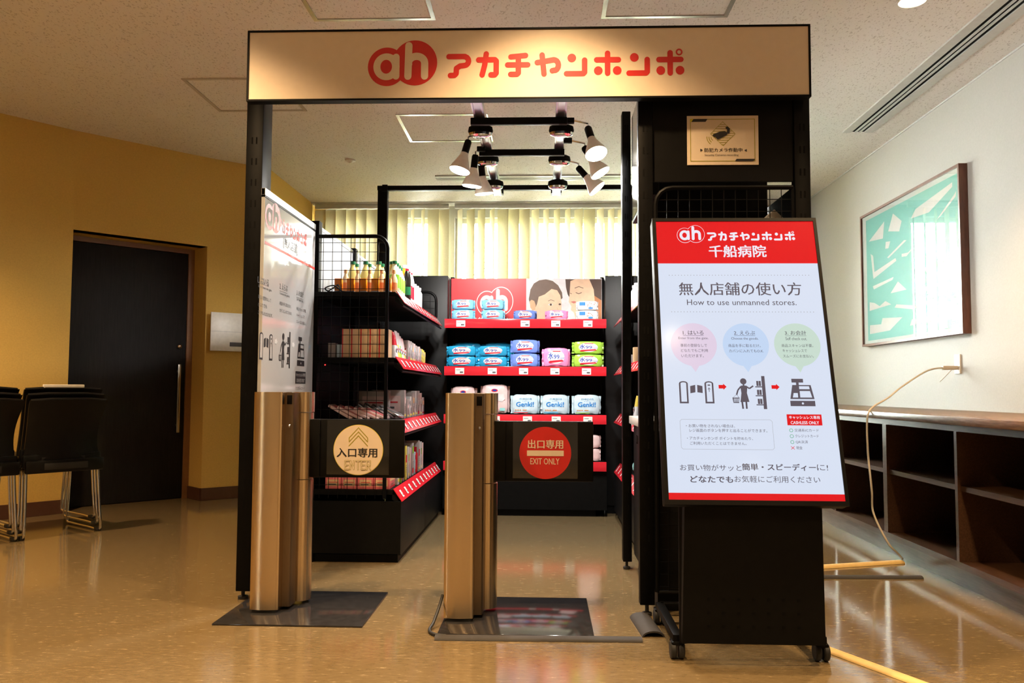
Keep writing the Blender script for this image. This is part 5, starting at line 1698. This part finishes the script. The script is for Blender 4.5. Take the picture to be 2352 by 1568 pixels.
pcs = [(C_wht, C_redp, 0.15), (C_yel, C_wht, 0.16), (C_green, C_wht, 0.155), (C_palep, C_wht, 0.14), (C_amber, C_palep, 0.13)]
pn = ['white and red', 'yellow and white', 'green and white', 'pale pink', 'amber']
for i, (m, tp, h) in enumerate(pcs):
    pouch('%s stand-up food pouch on the second shelf, along its price rail' % pn[i], None, -0.845, 4.60 + i * 0.065, z2, 0.085, h, m, tp, PI / 2, 0.0)
bx = [(0.055, 0.125, C_lt), (0.055, 0.125, C_lt), (0.05, 0.12, C_lt), (0.05, 0.118, C_palep), (0.045, 0.11, C_lt), (0.045, 0.105, C_lt), (0.045, 0.11, C_palep), (0.045, 0.10, C_lt), (0.04, 0.10, C_yel), (0.04, 0.095, C_yel), (0.035, 0.085, C_yel)]
y = 4.96
for i, (w, h, m) in enumerate(bx):
    nm = {id(C_lt): 'grey white', id(C_palep): 'pale pink', id(C_yel): 'yellow'}[id(m)]
    carton('%s upright box on the second shelf, %s of the boxes beyond the pouches' % (nm, ordinal(i)), 'upright boxes on the second shelf', 'box', -0.85, y + w / 2, z2, 0.06, w, h, m, 0, C_edge if m is C_lt else None, (C_palep, C_wht, C_bei, C_paleb)[i % 4], name='small_box')
    y += w + 0.022
# third shelf: tilted flat packs, foil bags, clear boxes
z3 = SHZ[2] + 0.0008
for i in range(5):
    t = thing('flat_packet', 'pink flat packet in the slanted third-shelf pile, %s from the poster panel' % ordinal(i), 'packet', (-1.04 + i * 0.042, 4.50 + 0.022 * i, z3 + 0.004), 0, 'leaning pink packets on the third shelf')
    mm = B(Matrix.Rotation(math.radians(30 - 2 * i), 4, 'Y') @ Matrix.Rotation(0.15 * (i % 2), 4, 'Z'))
    mm.box(-0.15, 0.0, -0.06, 0.06, 0.0, 0.016, C_palep, 0.005).build('packet_body', t)
    B(mm.mx).box(-0.13, -0.02, -0.045, 0.045, 0.0161, 0.0170, C_rose).build('printed_front', t)
for i in range(4):
    t = thing('foil_pouch', 'crinkled silver pouch leaning on the third shelf, %s behind the pink packets' % ordinal(i), 'pouch', (-0.95 + i * 0.044, 4.68 + 0.02 * i, z3 + 0.004), 0, 'silver pouches on the third shelf')
    B(Matrix.Rotation(math.radians(36 - 3 * i), 4, 'Y')).pillow((-0.07, 0, 0.012), 0.15, 0.13, 0.022, C_foil, 4, i, 0.03).build('pouch_body', t)
for i, (x, y, w, d, h, m, nm) in enumerate([(-1.0, 4.86, 0.18, 0.04, 0.165, C_lt, 'wide grey white box'), (-0.93, 4.93, 0.20, 0.05, 0.17, C_lt, 'second wide grey white box')]):
    carton('%s standing behind the silver pouches on the third shelf' % nm, None, 'box', x, y, z3, w, d, h, m, 0, None, C_palep, name='flat_box')
for i in range(7):
    h = (0.115, 0.13, 0.155, 0.165, 0.165, 0.15, 0.12)[i]
    m = (C_lt, C_wht, C_lt, C_wht, C_lt, C_palep, C_wht)[i]
    carton('upright pale box on the third shelf, %s of the boxes beyond the wide ones' % ordinal(i), 'pale upright boxes on the third shelf', 'box', -0.87, 5.06 + i * 0.105, z3, 0.075, 0.085, h, m, 0, C_edge if i in (0, 2, 5) else None, (C_palep, C_lt, C_bei, C_paleb)[i % 4], name='small_box')
# bottom shelf: pink cartons and upright magazines-like packs
z4 = SHZ[3] + 0.0008
for r in range(2):
    for i in range(4):
        carton('pink carton on the bottom shelf, %s from the poster panel, %s layer' % (ordinal(i), ('lower', 'upper')[r]), 'pink cartons on the bottom shelf', 'carton', -1.13 + i * 0.088, 4.51, z4 + r * 0.0635, 0.084, 0.16, 0.062, C_rose, 0, None, C_bei)
vm = [C_wht, C_green, C_lt, C_yel, C_wht, C_palep, C_lt, C_paleb, C_redp, C_lt, C_wht, C_palep]
vn = ['white', 'green', 'grey white', 'yellow', 'white', 'pale pink', 'grey white', 'pale blue', 'red', 'grey white', 'white', 'pale pink']
for i in range(12):
    h = 0.20 - 0.012 * (i % 3) - (0.05 if i in (7, 8) else 0)
    carton('thin upright %s packet on the bottom shelf, %s along the price rail' % (vn[i], ordinal(i)), 'upright packets on the bottom shelf', 'packet', -0.87, 4.66 + i * 0.085, z4, 0.11, 0.026 if i % 2 else 0.034, h, vm[i], 0.12 * ((i % 3) - 1), None, C_redp if i % 2 else C_green, name='upright_packet')
# tower side shelves: what shows past the slim upright
bottle(K_wht, 'white bottle on the top shelf of the tower side unit', None, 0.60, 5.30, zt)
bottle(K_wht, 'second white bottle behind the first on the tower side unit', None, 0.60, 5.42, zt)
carton('small grey white box on the second shelf of the tower side unit', None, 'box', 0.60, 5.60, z2, 0.05, 0.06, 0.07, C_lt, name='small_box')
carton('tall cream box on the second shelf of the tower side unit', None, 'box', 0.605, 5.40, z2, 0.05, 0.06, 0.11, C_bei, name='small_box')
pouch('white pouch with amber patch on the third shelf of the tower side unit', None, 0.61, 5.45, z3, 0.09, 0.14, C_wht, C_yel, -PI / 2)
for i, (dy, dz, m, nm) in enumerate(((0.0, 0.0, C_green, 'green'), (0.12, 0.0, C_nav, 'blue'), (0.24, 0.0, C_teal3, 'aqua'), (0.12, 0.075, C_amber, 'yellow'))):
    t = tag(B().pillow((0, 0, 0.036), 0.075, 0.075, 0.074, m, 2.4, i, 0.05).build('toy_ball'), '%s soft toy ball on the bottom shelf of the tower side unit' % nm, 'toy')
    t.location = (0.615, 5.22 + dy, z4 + dz)
